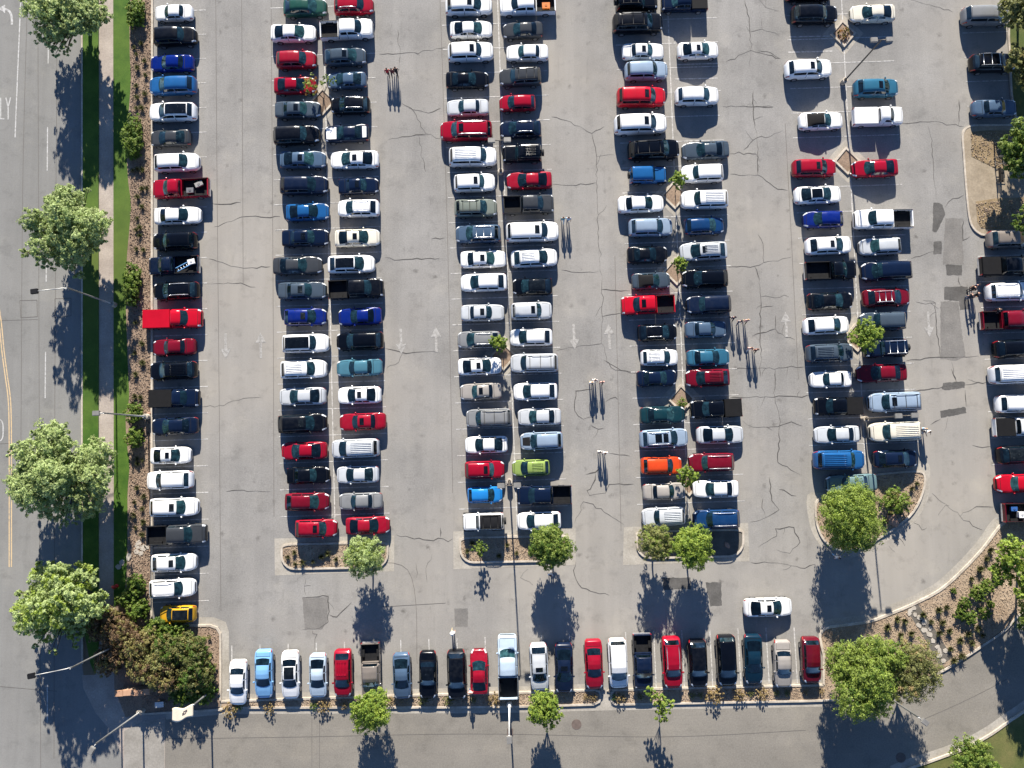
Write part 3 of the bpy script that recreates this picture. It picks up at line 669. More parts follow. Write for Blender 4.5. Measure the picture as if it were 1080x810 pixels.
def patch(s, x0, x1, k0, k1, mat, name, off=.010, nx=6, nk=None, skew=0, bow=(0, 0)):
    """a panel lying on the body surface between stations x0..x1 and section positions k0..k1"""
    xs = list(np.linspace(x0, x1, nx)) + [x for x in s['xs'] if min(x0, x1) < x < max(x0, x1)]
    xs = sorted(set(np.round(xs, 4)))
    ks = sorted(set([k0, k1] + [k for k in range(21) if k0 < k < k1] + list(np.linspace(k0, k1, 5))))
    km, kh = (k0 + k1) / 2, (k1 - k0) / 2
    bw = lambda x, k: ((bow[0] * (x - x1) + bow[1] * (x0 - x)) / (x0 - x1)) * ((k - km) / kh) ** 2
    g = [[surf(s, x - bw(x, k), k) for k in ks] for x in xs]
    vs, fs = [], []
    nX, nK = len(xs), len(ks)
    for i in range(nX):
        for j in range(nK):
            dx = g[min(i + 1, nX - 1)][j] - g[max(i - 1, 0)][j]; dk = g[i][min(j + 1, nK - 1)] - g[i][max(j - 1, 0)]
            nrm = dx.cross(dk)
            if nrm.length < 1e-9: nrm = Vector((0, 0, 1))
            nrm.normalize()
            c = Vector((g[i][j].x * .0, 0, .6))
            if nrm.dot(g[i][j] - Vector((g[i][j].x, 0, .5))) < 0 and abs(nrm.x) < .9: nrm = -nrm
            if abs(nrm.x) >= .9 and nrm.x * g[i][j].x < 0: nrm = -nrm
            vs.append(g[i][j] + nrm * off)
    for i in range(nX - 1):
        for j in range(nK - 1):
            a = i * nK + j; fs.append((a, a + 1, a + nK + 1, a + nK))
    n0 = len(vs)   # thickness: a rim back into the body
    me = mesh_py(name, vs, fs, mat, None, True)
    bm = bmesh.new(); bm.from_mesh(me)
    bmesh.ops.recalc_face_normals(bm, faces=bm.faces)
    bm.faces.ensure_lookup_table()
    fc = max(bm.faces, key=lambda f: f.calc_area())
    if fc.normal.dot(fc.calc_center_median() - Vector((fc.calc_center_median().x * .6, 0, .4))) < 0:
        bmesh.ops.reverse_faces(bm, faces=bm.faces)
    bm.to_mesh(me); bm.free()
    return me

def wheel_mesh():
    bm = bmesh.new(); seg = 18
    prof = [(.20, -.11), (.31, -.115), (.345, -.08), (.345, .08), (.31, .115), (.225, .11)]
    rings = [[bm.verts.new((r * math.cos(a), y, r * math.sin(a))) for a in [2 * math.pi * k / seg for k in range(seg)]] for r, y in prof]
    for r0, r1 in zip(rings, rings[1:]):
        for k in range(seg): bm.faces.new((r0[k], r0[(k + 1) % seg], r1[(k + 1) % seg], r1[k]))
    for r0, y in ((rings[0], -.07), (rings[-1], .07)):
        c = bm.verts.new((0, y, 0))
        for k in range(seg):
            f = bm.faces.new((r0[k], r0[(k + 1) % seg], c)); f.material_index = 1
    bmesh.ops.recalc_face_normals(bm, faces=bm.faces)
    return bm_mesh('wheel', bm, [M['tyre'], M['rim']], True)
WHEEL = wheel_mesh()

CACHE = {}
def parts_of(kind, opts):
    """list of (name, mesh, location, painted) for a car of this kind"""
    key = (kind, tuple(sorted(opts)))
    if key in CACHE: return CACHE[key]
    s = SPEC[kind]; out = []
    A = lambda n, me, loc=(0, 0, 0), p=False: out.append((n, me, loc, p))
    base = ('base', kind)
    if base not in CACHE:
        b = []
        b.append(('body', body_mesh(kind), (0, 0, 0), True))
        d = (s['cw'] - s['rf'])
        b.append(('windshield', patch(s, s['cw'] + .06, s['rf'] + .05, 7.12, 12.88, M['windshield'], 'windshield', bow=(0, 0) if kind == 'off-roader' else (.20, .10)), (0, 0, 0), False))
        rl = s['rr'] - s['rb']
        b.append(('rear_window', patch(s, s['rr'] - .03, s['rb'] + rl * .08, 7.12, 12.88, M['glass'], 'rear_window', bow=(-.03, -.10) if BASE.get(kind, kind) in ('sedan', 'coupe') else (0, 0)), (0, 0, 0), False))
        a0 = s['cw'] - d * .62
        for q in (0, 1):
            kk = (6.18, 6.92) if q == 0 else (13.08, 13.82)
            b.append(('side_window', patch(s, a0, s['bp'] + .05, *kk, M['glass'], 'side_window'), (0, 0, 0), False))
            if kind not in ('van', 'long pickup'):
                e = s['rr'] + (.05 if kind in ('pickup',) else .0) - (rl * .25 if BASE.get(kind, kind) in ('sedan', 'coupe') else 0)
                b.append(('side_window', patch(s, s['bp'] - .05, e, *kk, M['glass'], 'side_window'), (0, 0, 0), False))
        f, r, W = s['f'], s['r'], s['W']
        pk = s['L'] == 5.7
        for q in (0, 1):
            kk = (4.6, 7.0) if q == 0 else (13.0, 15.4)
            b.append(('headlight', patch(s, f - .06, f - (.28 if kind in ('off-roader', 'large SUV', 'pickup', 'long pickup') else .42), *kk, M['lamp'], 'headlight'), (0, 0, 0), False))
        wx = f - .88 if not pk else f - .95
        rx = r + .95 if not pk else -1.85
        if kind == 'off-roader': wx, rx = 1.5, -1.2
        for x in (wx, rx):
            for sy in (-1, 1): b.append(('wheel', WHEEL, (x, sy * (W - .085), .345), False))
        bm = bmesh.new(); bm_box(bm, -.09, .07, -.10, .10, -.07, .08)
        bmesh.ops.bevel(bm, geom=list(bm.edges), offset=.035, segments=2, affect='EDGES')
        mm = bm_mesh('wing_mirror', bm, M['paint'], True)
        q = s['sec'](s['cw'] - d * .55)
        for sy in (-1, 1): b.append(('wing_mirror', mm, (s['cw'] - d * .5, sy * (q[5][0] + .09), q[5][1] + .06), True))
        if pk:
            bm = bmesh.new(); xr, xf, w = -s['L'] / 2, r - .012, W
            z0, z1, t = .42, 1.13 , .085
            bm_box(bm, xr, xf, -w, -w + t, z0, z1); bm_box(bm, xr, xf, w - t, w, z0, z1)
            bm_box(bm, xr - .02, xr + .07, -w + t + .002, w - t - .002, z0, z1 - .03)
            bm_box(bm, xf - .05, xf, -w + t + .002, w - t - .002, z0 + .1, z1 - .02)
            bm_box(bm, xr + .08, xf - .06, -w + t + .003, w - t - .003, z0 + .06, .66, 1)
            for sy in (-1, 1):   # wheel housings in the bed and the liner on the wall tops
                y0, y1 = sorted((sy * (w - t - .004), sy * (w - t - .26)))
                bm_box(bm, -2.25, -1.45, y0, y1, .661, .86, 1)
                y0, y1 = sorted((sy * (w - .015), sy * (w - t - .01)))
                bm_box(bm, xr + .01, xf - .01, y0, y1, z1 + .001, z1 + .016, 1)
            bm_box(bm, xr - .09, xr - .025, -w * .93, w * .93, .46, .62, 2)
            b.append(('cargo_bed', bm_mesh('cargo_bed', bm, [M['paint'], M['bedliner'], M['chrome']]), (0, 0, 0), True))
            for sy in (-1, 1):
                bm = bmesh.new(); bm_box(bm, -.03, .07, -.06, .06, -.2, .2)
                b.append(('taillight', bm_mesh('taillight', bm, M['tail']), (xr - .02, sy * (w - .062), .86), False))
        else:
            for q in (0, 1):
                kk = (3.6, 5.4) if q == 0 else (14.6, 16.4)
                b.append(('taillight', patch(s, r + .03, r + .26, *kk, M['tail'], 'taillight'), (0, 0, 0), False))
        if kind == 'off-roader':
            bm = bmesh.new(); seg = 16
            bm_tube(bm, [(-2.18, 0, 1.0), (-1.96, 0, 1.0)], .36, 18)
            b.append(('spare_wheel', bm_mesh('spare_wheel', bm, M['tyre'], True), (0, 0, 0), False))
        CACHE[base] = b
    out.extend(CACHE[base])
    rf, rr = s['rf'], s['rr']
    roof_p = lambda x0, x1, k0, mat, name, off=.012: patch(s, x0, x1, k0, 20 - k0, mat, name, off)
    if 'sun' in opts: A('sunroof', roof_p(rf - .62, rf - .17, 8.75, M['roofglass'], 'sunroof'))
    if 'sun2' in opts:
        A('sunroof', roof_p(rf - .72, rf - .22, 8.6, M['roofglass'], 'sunroof')); A('sunroof', roof_p(rf - 1.5, rf - .85, 8.6, M['roofglass'], 'sunroof'))
    if 'pano' in opts: A('glass_roof', roof_p(rf - .06, rr + .06, 8.15, M['roofglass'], 'glass_roof'))
    if 'soft' in opts: A('soft_top', roof_p(rf - .02, s['rb'] + .05, 7.05, M['softtop'], 'soft_top', .03))
    if 'blackroof' in opts:
        A('hard_top', roof_p(rf - .05, rr, 7.3, M['trim'], 'hard_top', .02))
    if 'stripe' in opts:
        A('hood_panel', patch(s, s['cw'] + .08, s['f'] - .25, 7.4, 12.6, M['white'], 'hood_panel'))
        A('trunk_panel', patch(s, s['rb'] - .08, s['r'] + .2, 7.4, 12.6, M['white'], 'trunk_panel'))
    if 'darkhood' in opts: A('hood_stripe', patch(s, s['cw'] + .06, s['f'] - .3, 8.2, 11.8, M['trim'], 'hood_stripe'))
    zr = lambda x, k=8: surf(s, x, k)
    def rails(mat, cross=0):
        bm = bmesh.new()
        for sg in (8.0, 12.0):
            p = [surf(s, x, sg) for x in np.linspace(rf - .12, rr + .12, 6)]
            n = len(p); q = [v + Vector((0, 0, .012 if i in (0, n - 1) else .075)) for i, v in enumerate(p)]
            bm_tube(bm, q, .028, 6)
        for c in range(cross):
            x = rf - .35 + (rr + .35 - rf + .35) * (c / max(1, cross - 1))
            a, b2 = surf(s, x, 8), surf(s, x, 12)
            bm_tube(bm, [a + Vector((0, 0, .085)), b2 + Vector((0, 0, .085))], .026, 6)
        return bm_mesh('roof_rack' if cross else 'roof_rails', bm, mat, True)
    if 'rails' in opts: A('roof_rails', rails(M['chrome']))
    if 'rack' in opts: A('roof_rack', rails(M['trim'], 3))
    if 'wrack' in opts: A('roof_rack', rails(M['chrome'], 3))
    if 'ribs' in opts:
        bm = bmesh.new()
        for k in (8.45, 8.9, 9.45, 10.0001, 10.55, 11.1, 11.55):
            p = [surf(s, x, k) + Vector((0, 0, .012)) for x in np.linspace(rf - .45, rr + .2, 6)]
            bm_tube(bm, p, .03, 6)
        A('roof_ribs', bm_mesh('roof_ribs', bm, M['paint'], True), (0, 0, 0), True)
    if 'cover' in opts or 'pcover' in opts:
        bm = bmesh.new(); w = s['W'] - .02
        v = bm_box(bm, -s['L'] / 2 + .02, s['r'] - .03, -w, w, 1.15, 1.215)
        bmesh.ops.bevel(bm, geom=[e for e in bm.edges if e.calc_length() < .2 or abs(e.verts[0].co.z - e.verts[1].co.z) < .01 and e.verts[0].co.z > 1.2], offset=.03, segments=2, affect='EDGES')
        A('bed_cover', bm_mesh('bed_cover', bm, M['paint'] if 'pcover' in opts else M['softtop']), (0, 0, 0), 'pcover' in opts)
    CACHE[key] = out
    return out

def srgb(r, g, b):
    f = lambda c: (c / 255 / 12.92) if c / 255 <= .04045 else ((c / 255 + .055) / 1.055) ** 2.4
    return (f(r), f(g), f(b))
CC = {  # label word -> base colour
 'white': (.78, .78, .77), 'cream': (.66, .62, .52), 'beige': (.31, .285, .26), 'taupe': (.19, .165, .145), 'silver': (.46, .48, .50), 'pale-blue': (.40, .49, .58),
 'silver-blue': (.24, .31, .40), 'grey': (.20, .205, .21), 'dark-grey': (.040, .044, .050), 'slate': (.05, .07, .095), 'slate-blue': (.06, .10, .16), 'black': (.002, .003, .006),
 'navy': (.004, .010, .030), 'blue': (.012, .085, .24), 'royal-blue': (.002, .014, .15), 'steel-blue': (.025, .11, .18), 'deep-blue': (.006, .036, .115), 'sky-blue': (.015, .17, .46), 'light-blue': (.17, .36, .60),
 'red': (.27, .004, .018), 'bright-red': (.42, .005, .018), 'dark-red': (.14, .004, .014), 'maroon': (.095, .004, .012), 'green': (.012, .06, .045), 'sage': (.16, .18, .155), 'teal': (.005, .030, .040), 'dark-teal': (.003, .018, .036),
 'light-teal': (.06, .165, .22), 'grey-teal': (.12, .19, .20), 'yellow': (.50, .27, .013), 'orange': (.62, .06, .014), 'lime': (.22, .30, .08), 'orange-red': (.6, .03, .01)}
TY_WORD = {'long pickup': 'pickup'}
NAME = {'sedan': 'sedan', 'coupe': 'coupe', 'hatchback': 'hatchback', 'SUV': 'suv', 'large SUV': 'suv', 'minivan': 'minivan', 'van': 'van', 'off-roader': 'off_road_car', 'pickup': 'pickup_truck', 'long pickup': 'pickup_truck'}
CATS = {'sedan': 'car', 'coupe': 'car', 'hatchback': 'car', 'SUV': 'SUV', 'large SUV': 'SUV', 'minivan': 'minivan', 'van': 'van', 'off-roader': 'off-road car', 'pickup': 'pickup truck', 'long pickup': 'pickup truck'}
FEAT = [('sun2', 'with two sunroofs'), ('sun', 'with sunroof'), ('pano', 'with glass roof'), ('soft', 'with black fabric top'), ('blackroof', 'with black roof'), ('stripe', 'with white end panels'), ('darkhood', 'with dark hood stripe'),
        ('rails', 'with bright roof rails'), ('wrack', 'with pale roof rack'), ('rack', 'with roof rack'), ('ribs', 'with ribbed roof'), ('cover', 'with covered bed'), ('pcover', 'with painted bed lid')]
# rows of the lot: tile, x range, y centre (zoom pixels), nose direction, kind, colour, options
T_ = 'sedan'; S_ = 'SUV'; H_ = 'hatchback'; K_ = 'pickup'; KL = 'long pickup'; C_ = 'coupe'; V_ = 'minivan'; LS = 'large SUV'; J_ = 'off-roader'
ROWS = {
 'A': ('single row by the mulch bed', [
  ('a0', 88, 243, 52, 'L', T_, 'white', ''), ('a0', 85, 260, 150, 'R', S_, 'black', ''), ('a0', 70, 248, 258, 'L', T_, 'royal-blue', ''), ('a0', 68, 258, 350, 'L', S_, 'blue', ''),
  ('a0', 68, 258, 457, 'L', S_, 'white', 'pano'), ('a0', 70, 235, 562, 'L', T_, 'dark-grey', ''), ('a0', 88, 272, 662, 'R', S_, 'white', ''), ('a0', 85, 310, 768, 'L', KL, 'red', ''),
  ('a1', 88, 278, 145, 'R', T_, 'white', ''), ('a1', 85, 260, 250, 'L', S_, 'black', ''), ('a1', 68, 268, 348, 'L', KL, 'navy', ''), ('a1', 85, 270, 452, 'L', S_, 'black', 'rails'),
  ('a1', 47, 282, 565, 'R', KL, 'bright-red', 'pcover'), ('a1', 80, 255, 680, 'L', T_, 'dark-red', ''), ('a1', 70, 260, 775, 'L', S_, 'black', 'ribs'),
  ('a2', 70, 270, 155, 'R', KL, 'navy', 'cover'), ('a2', 75, 265, 268, 'L', T_, 'navy', ''), ('a2', 72, 235, 387, 'R', T_, 'white', 'sun'), ('a2', 57, 245, 487, 'L', S_, 'white', ''),
  ('a2', 70, 268, 597, 'R', S_, 'white', 'sun'), ('a2', 62, 300, 708, 'R', K_, 'dark-grey', ''), ('a3', 75, 260, 128, 'R', S_, 'white', 'sun'), ('a3', 68, 255, 232, 'R', S_, 'white', 'rails'), ('a3', 108, 255, 337, 'L', H_, 'yellow', 'pano')]),
 'B1': ('street side, first double row', [
  ('a0', 612, 790, 32, 'R', S_, 'green', ''), ('a0', 560, 745, 135, 'R', T_, 'white', ''), ('a0', 583, 748, 245, 'R', S_, 'red', ''), ('a0', 573, 745, 348, 'R', T_, 'red', ''),
  ('a0', 577, 765, 447, 'R', T_, 'slate', 'sun'), ('a0', 572, 760, 552, 'R', S_, 'black', ''), ('a0', 597, 785, 650, 'R', T_, 'slate-blue', 'sun'), ('a0', 598, 795, 755, 'R', S_, 'navy', ''),
  ('a1', 622, 798, 130, 'R', T_, 'blue', ''), ('a1', 605, 797, 235, 'R', T_, 'navy', 'sun'), ('a1', 570, 770, 348, 'R', C_, 'dark-grey', ''), ('a1', 590, 788, 450, 'R', T_, 'slate', 'sun'),
  ('a1', 615, 788, 557, 'R', H_, 'royal-blue', 'sun'), ('a1', 608, 800, 665, 'R', S_, 'white', 'pano'), ('a1', 600, 790, 770, 'R', S_, 'white', 'ribs'), ('a2', 595, 785, 147, 'L', T_, 'silver', ''),
  ('a2', 590, 790, 257, 'R', S_, 'black', 'sun'), ('a2', 603, 790, 368, 'L', T_, 'red', ''), ('a2', 625, 800, 468, 'R', T_, 'black', ''), ('a2', 618, 800, 575, 'R', S_, 'dark-red', ''), ('a2', 660, 832, 683, 'R', S_, 'red', 'sun')]),
 'B2': ('inner side, first double row', [
  ('a0', 818, 980, 25, 'R', S_, 'red', 'rails'), ('a0', 765, 978, 122, 'R', K_, 'white', ''), ('a0', 778, 950, 233, 'R', S_, 'slate', 'sun'), ('a0', 790, 950, 327, 'L', T_, 'slate-blue', ''), ('a0', 805, 965, 430, 'L', S_, 'black', 'rails'),
  ('a0', 778, 960, 543, 'L', C_, 'navy', 'stripe'), ('a0', 803, 1000, 650, 'L', T_, 'white', 'sun'), ('a0', 835, 1000, 757, 'R', T_, 'navy', 'sun'), ('a1', 833, 1003, 115, 'L', S_, 'white', 'rails'),
  ('a1', 820, 1005, 235, 'R', T_, 'cream', 'sun'), ('a1', 792, 985, 343, 'R', S_, 'white', 'pano'), ('a1', 800, 1020, 443, 'R', K_, 'black', ''), ('a1', 835, 1012, 555, 'L', C_, 'royal-blue', ''),
  ('a1', 828, 1020, 655, 'L', S_, 'black', ''), ('a1', 828, 1015, 763, 'L', T_, 'light-teal', ''), ('a2', 833, 1010, 142, 'L', T_, 'white', 'sun'), ('a2', 840, 1030, 250, 'L', T_, 'red', 'sun'),
  ('a2', 808, 1003, 358, 'L', V_, 'silver', 'ribs'), ('a2', 828, 1000, 465, 'L', T_, 'silver', ''), ('a2', 838, 1015, 573, 'L', T_, 'grey', ''), ('a2', 865, 1045, 672, 'R', T_, 'red', '')]),
 'C1': ('street side, second double row', [
  ('b0', 268, 460, 25, 'R', S_, 'white', 'sun'), ('b0', 287, 460, 120, 'R', T_, 'white', ''), ('b0', 278, 465, 213, 'R', S_, 'white', 'sun'), ('b0', 270, 445, 325, 'R', C_, 'black', ''), ('b0', 273, 445, 438, 'L', T_, 'silver', ''),
  ('b0', 248, 460, 535, 'L', LS, 'red', 'sun rails'), ('b0', 283, 478, 640, 'R', LS, 'white', 'ribs'), ('b0', 303, 472, 745, 'R', S_, 'white', 'sun'), ('b1', 305, 480, 115, 'R', S_, 'sage', 'rack'),
  ('b1', 310, 495, 220, 'L', S_, 'slate-blue', 'wrack'), ('b1', 330, 518, 322, 'R', T_, 'white', 'sun'), ('b1', 330, 520, 417, 'L', S_, 'white', ''), ('b1', 332, 510, 540, 'R', T_, 'silver', 'sun'),
  ('b1', 318, 495, 650, 'L', S_, 'grey', 'rails'), ('b1', 320, 498, 757, 'R', T_, 'white', 'sun'), ('b2', 328, 498, 127, 'L', T_, 'beige', 'sun'), ('b2', 353, 540, 235, 'L', LS, 'grey', 'rack'),
  ('b2', 348, 522, 343, 'L', T_, 'white', ''), ('b2', 347, 510, 445, 'R', S_, 'red', 'sun'), ('b2', 360, 500, 547, 'R', H_, 'sky-blue', ''), ('b2', 338, 515, 655, 'L', J_, 'white', 'blackroof rack')]),
 'C2': ('inner side, second double row', [
  ('b0', 490, 715, 22, 'L', K_, 'white', ''), ('b0', 503, 665, 123, 'L', T_, 'dark-grey', ''), ('b0', 515, 688, 215, 'L', T_, 'white', ''), ('b0', 488, 660, 315, 'L', S_, 'dark-grey', 'rack'), ('b0', 488, 637, 420, 'L', H_, 'red', ''),
  ('b0', 490, 660, 527, 'L', S_, 'navy', 'rails'), ('b0', 500, 668, 627, 'L', J_, 'black', 'ribs'), ('b0', 518, 703, 735, 'L', T_, 'red', ''), ('b1', 505, 710, 100, 'R', K_, 'dark-grey', ''),
  ('b1', 515, 730, 212, 'R', LS, 'white', 'sun'), ('b1', 535, 725, 318, 'R', S_, 'white', 'ribs'), ('b1', 542, 705, 433, 'L', S_, 'black', 'pano'), ('b1', 535, 703, 533, 'R', S_, 'silver', 'sun'),
  ('b1', 530, 705, 640, 'L', S_, 'white', ''), ('b1', 533, 728, 745, 'L', LS, 'silver', 'rack'), ('b2', 545, 725, 127, 'L', S_, 'white', ''), ('b2', 563, 740, 230, 'L', T_, 'silver', ''),
  ('b2', 573, 748, 328, 'L', S_, 'silver-blue', 'darkhood'), ('b2', 540, 695, 437, 'L', H_, 'lime', 'ribs'), ('b2', 560, 780, 548, 'L', K_, 'navy', ''), ('b2', 560, 740, 652, 'L', S_, 'white', '')]),
 'D1': ('street side, third double row', [
  ('c0', 180, 365, 10, 'R', J_, 'black', 'rack'), ('c0', 178, 380, 97, 'R', LS, 'black', 'rack'), ('c0', 217, 388, 210, 'R', T_, 'white', 'sun'), ('c0', 227, 402, 290, 'R', S_, 'silver-blue', ''), ('c0', 195, 392, 398, 'R', LS, 'bright-red', 'sun'),
  ('c0', 185, 397, 507, 'R', LS, 'white', 'sun'), ('c0', 240, 448, 612, 'R', LS, 'black', 'rack'), ('c0', 240, 398, 715, 'R', J_, 'blue', ''), ('c1', 200, 387, 97, 'R', T_, 'white', ''),
  ('c1', 243, 422, 193, 'R', S_, 'silver-blue', ''), ('c1', 238, 402, 303, 'R', C_, 'black', ''), ('c1', 258, 412, 410, 'R', C_, 'slate', 'soft'), ('c1', 213, 428, 508, 'L', K_, 'bright-red', 'sun'),
  ('c1', 280, 440, 620, 'R', S_, 'black', 'rails'), ('c1', 293, 445, 722, 'R', H_, 'white', 'ribs'), ('c1', 278, 437, 805, 'R', T_, 'navy', ''), ('c2', 290, 473, 222, 'R', T_, 'teal', ''),
  ('c2', 288, 485, 317, 'R', S_, 'silver-blue', 'sun2 rails'), ('c2', 293, 460, 428, 'R', S_, 'orange', ''), ('c2', 302, 477, 533, 'R', T_, 'beige', ''), ('c2', 297, 473, 635, 'L', S_, 'silver', 'ribs')]),
 'D2': ('inner side, third double row', [
  ('c0', 387, 550, 12, 'L', K_, 'navy', 'cover'), ('c0', 442, 610, 205, 'R', T_, 'white', 'sun'), ('c0', 432, 610, 392, 'R', S_, 'white', ''), ('c0', 460, 652, 612, 'L', C_, 'slate', ''), ('c0', 455, 628, 707, 'L', S_, 'white', ''),
  ('c1', 455, 648, 80, 'L', S_, 'white', 'ribs'), ('c1', 470, 632, 187, 'R', H_, 'deep-blue', ''), ('c1', 450, 645, 290, 'L', S_, 'silver', 'sun ribs'), ('c1', 460, 648, 402, 'L', S_, 'black', ''),
  ('c1', 477, 660, 507, 'L', S_, 'navy', ''), ('c1', 473, 643, 607, 'R', T_, 'slate-blue', ''), ('c1', 480, 655, 722, 'R', T_, 'steel-blue', ''), ('c1', 475, 655, 805, 'L', S_, 'dark-red', 'ribs'),
  ('c2', 495, 700, 197, 'L', K_, 'black', 'cover'), ('c2', 520, 712, 303, 'R', T_, 'silver', ''), ('c2', 487, 672, 415, 'L', S_, 'dark-red', 'rails'), ('c2', 505, 690, 523, 'L', T_, 'white', ''), ('c2', 505, 695, 645, 'L', S_, 'deep-blue', 'rails')]),
 'E1': ('street side, fourth double row', [
  ('d0', 110, 300, -30, 'R', T_, 'black', ''), ('d0', 135, 320, 62, 'R', S_, 'black', ''), ('d0', 108, 298, 282, 'R', S_, 'white', 'sun'), ('d0', 165, 345, 492, 'R', C_, 'white', 'soft'), ('d0', 138, 315, 685, 'R', S_, 'red', 'sun'),
  ('d1', 147, 338, 60, 'R', T_, 'white', 'pano'), ('d1', 182, 345, 160, 'L', H_, 'royal-blue', ''), ('d1', 192, 378, 267, 'R', S_, 'white', 'sun'), ('d1', 190, 395, 368, 'R', KL, 'black', ''),
  ('d1', 200, 385, 492, 'R', T_, 'black', ''), ('d1', 183, 368, 592, 'R', S_, 'white', ''), ('d1', 195, 385, 703, 'R', S_, 'slate', 'ribs'), ('d2', 210, 378, 78, 'L', T_, 'white', ''),
  ('d2', 235, 412, 187, 'L', K_, 'black', 'cover'), ('d2', 228, 410, 302, 'L', T_, 'silver', ''), ('d2', 225, 428, 405, 'R', LS, 'blue', 'ribs'), ('d2', 275, 482, 500, 'L', T_, 'grey-teal', '')]),
 'E2': ('inner side, fourth double row', [
  ('d0', 373, 555, 55, 'L', T_, 'cream', ''), ('d0', 388, 568, 360, 'R', S_, 'steel-blue', 'sun'), ('d0', 385, 585, 475, 'R', KL, 'white', 'pcover'), ('d0', 380, 567, 685, 'L', T_, 'red', ''), ('d1', 388, 622, 160, 'L', K_, 'white', ''),
  ('d1', 410, 580, 270, 'L', H_, 'silver', ''), ('d1', 418, 622, 370, 'L', V_, 'navy', ''), ('d1', 425, 615, 478, 'R', S_, 'dark-red', 'wrack'), ('d1', 410, 598, 575, 'L', S_, 'slate', ''),
  ('d1', 430, 605, 685, 'L', J_, 'navy', 'wrack'), ('d1', 400, 603, 785, 'L', T_, 'dark-red', ''), ('d2', 445, 658, 170, 'L', LS, 'silver-blue', 'sun rack'), ('d2', 450, 658, 290, 'L', LS, 'cream', 'ribs'), ('d2', 470, 645, 400, 'R', S_, 'navy', 'sun')]),
 'F': ('far row past gravel island', [
  ('d0', 832, 1018, 65, 'R', V_, 'grey', ''), ('d0', 857, 1045, 258, 'R', S_, 'black', 'wrack'), ('d0', 872, 1050, 440, 'R', T_, 'slate-blue', ''), ('d1', 932, 1115, 240, 'R', S_, 'taupe', ''), ('d1', 903, 1120, 350, 'R', K_, 'black', 'cover'),
  ('d1', 928, 1110, 455, 'R', S_, 'white', 'rails'), ('d1', 910, 1125, 570, 'R', K_, 'dark-red', ''), ('d1', 960, 1140, 685, 'R', S_, 'black', ''), ('d1', 945, 1140, 790, 'R', LS, 'white', 'ribs'),
  ('d2', 970, 1150, 177, 'R', S_, 'white', 'sun'), ('d2', 960, 1180, 270, 'R', K_, 'white', 'cover'), ('d2', 980, 1155, 383, 'R', S_, 'black', 'pano'), ('d2', 968, 1150, 500, 'L', S_, 'bright-red', ''), ('d2', 1000, 1220, 618, 'R', KL, 'maroon', '')]),
 'G': ('row nosed at the planter strip', [
  ('a3', 525, 710, 429, 'D', T_, 'white', ''), ('a3', 482, 682, 534, 'D', T_, 'light-blue', ''), ('a3', 487, 685, 642, 'D', T_, 'white', 'pano'), ('a3', 498, 680, 754, 'D', T_, 'pale-blue', ''), ('a3', 480, 675, 856, 'D', S_, 'red', 'ribs'), ('a3', 455, 678, 970, 'D', K_, 'taupe', ''),
  ('b3', 495, 685, 92, 'D', T_, 'slate-blue', ''), ('b3', 487, 683, 198, 'D', T_, 'black', 'pano'), ('b3', 482, 685, 315, 'D', S_, 'black', ''), ('b3', 480, 667, 406, 'U', T_, 'red', ''), ('b3', 420, 680, 523, 'U', K_, 'pale-blue', ''),
  ('b3', 455, 650, 650, 'D', S_, 'silver', 'sun'), ('b3', 455, 660, 751, 'D', T_, 'navy', 'sun'), ('b3', 440, 645, 873, 'D', T_, 'red', ''), ('b3', 437, 640, 971, 'D', V_, 'white', ''), ('c3', 420, 640, 300, 'D', K_, 'navy', ''),
  ('c3', 428, 640, 419, 'D', S_, 'red', 'rails'), ('c3', 440, 635, 524, 'D', S_, 'black', ''), ('c3', 422, 630, 641, 'D', V_, 'black', ''), ('c3', 420, 625, 750, 'D', T_, 'dark-teal', ''), ('c3', 443, 640, 870, 'D', T_, 'beige', ''), ('c3', 430, 620, 984, 'D', S_, 'maroon', '')]),
 'M': ('driving along the open aisle', [('c3', 713, 910, 310, 'R', T_, 'white', 'sun')]),
}
CAR_AT = {}
used_labels = {}
def car_label(row, i, lst, phrase, force=False):
    t, _, _, _, _, kind, colr, opts = lst[i]
    me_ = f"{colr} {TY_WORD.get(kind, kind)}"; feat = ''
    for o, w in FEAT:
        if o in opts.split(): feat = ' ' + w; break
    if TY_WORD.get(kind, kind) == 'pickup' and not feat: feat = ' with open bed'
    nb = [f"{lst[j][6]} {TY_WORD.get(lst[j][5], lst[j][5])}" for j in (i - 1, i + 1) if 0 <= j < len(lst)]
    cand = []
    if row == 'M': return 'white sedan with sunroof driving alone across the open aisle'
    words = ['first', 'second', 'third', 'fourth', 'fifth', 'sixth', 'seventh', 'eighth', 'ninth', 'tenth', 'eleventh', 'twelfth', 'thirteenth', 'fourteenth', 'fifteenth', 'sixteenth', 'seventeenth', 'eighteenth', 'nineteenth', 'twentieth', 'twenty-first', 'twenty-second', 'twenty-third', 'twenty-fourth', 'twenty-fifth']
    if len(nb) == 2 and not force:
        pair = f"two {nb[0]}s" if nb[0] == nb[1] else f"{nb[0]} and {nb[1]}"
        cand.append(f"{me_}{feat} between {pair}, {phrase}"); cand.append(f"{me_} between {pair}, {phrase}")
    end = {'A': 'corner shrubs', 'G': 'corner shrubs', 'F': 'curved bed'}.get(row, 'end island')
    k = i + 1 if row == 'G' else len(lst) - i
    if len(nb) == 1 and not force:
        cand.append(f"{me_}{feat} beside {nb[0]} at the end of the {phrase}")
        cand.append(f"{me_} beside {nb[0]}, end of {phrase}")
    cand.append(f"{me_}{feat}, {words[k - 1]} from {end}, {phrase}")
    cand.append(f"{me_}, {words[k - 1]} from {end}, {phrase}")
    for c in cand:
        if len(c.split()) <= 16 and c not in used_labels: return c
    return cand[-1]

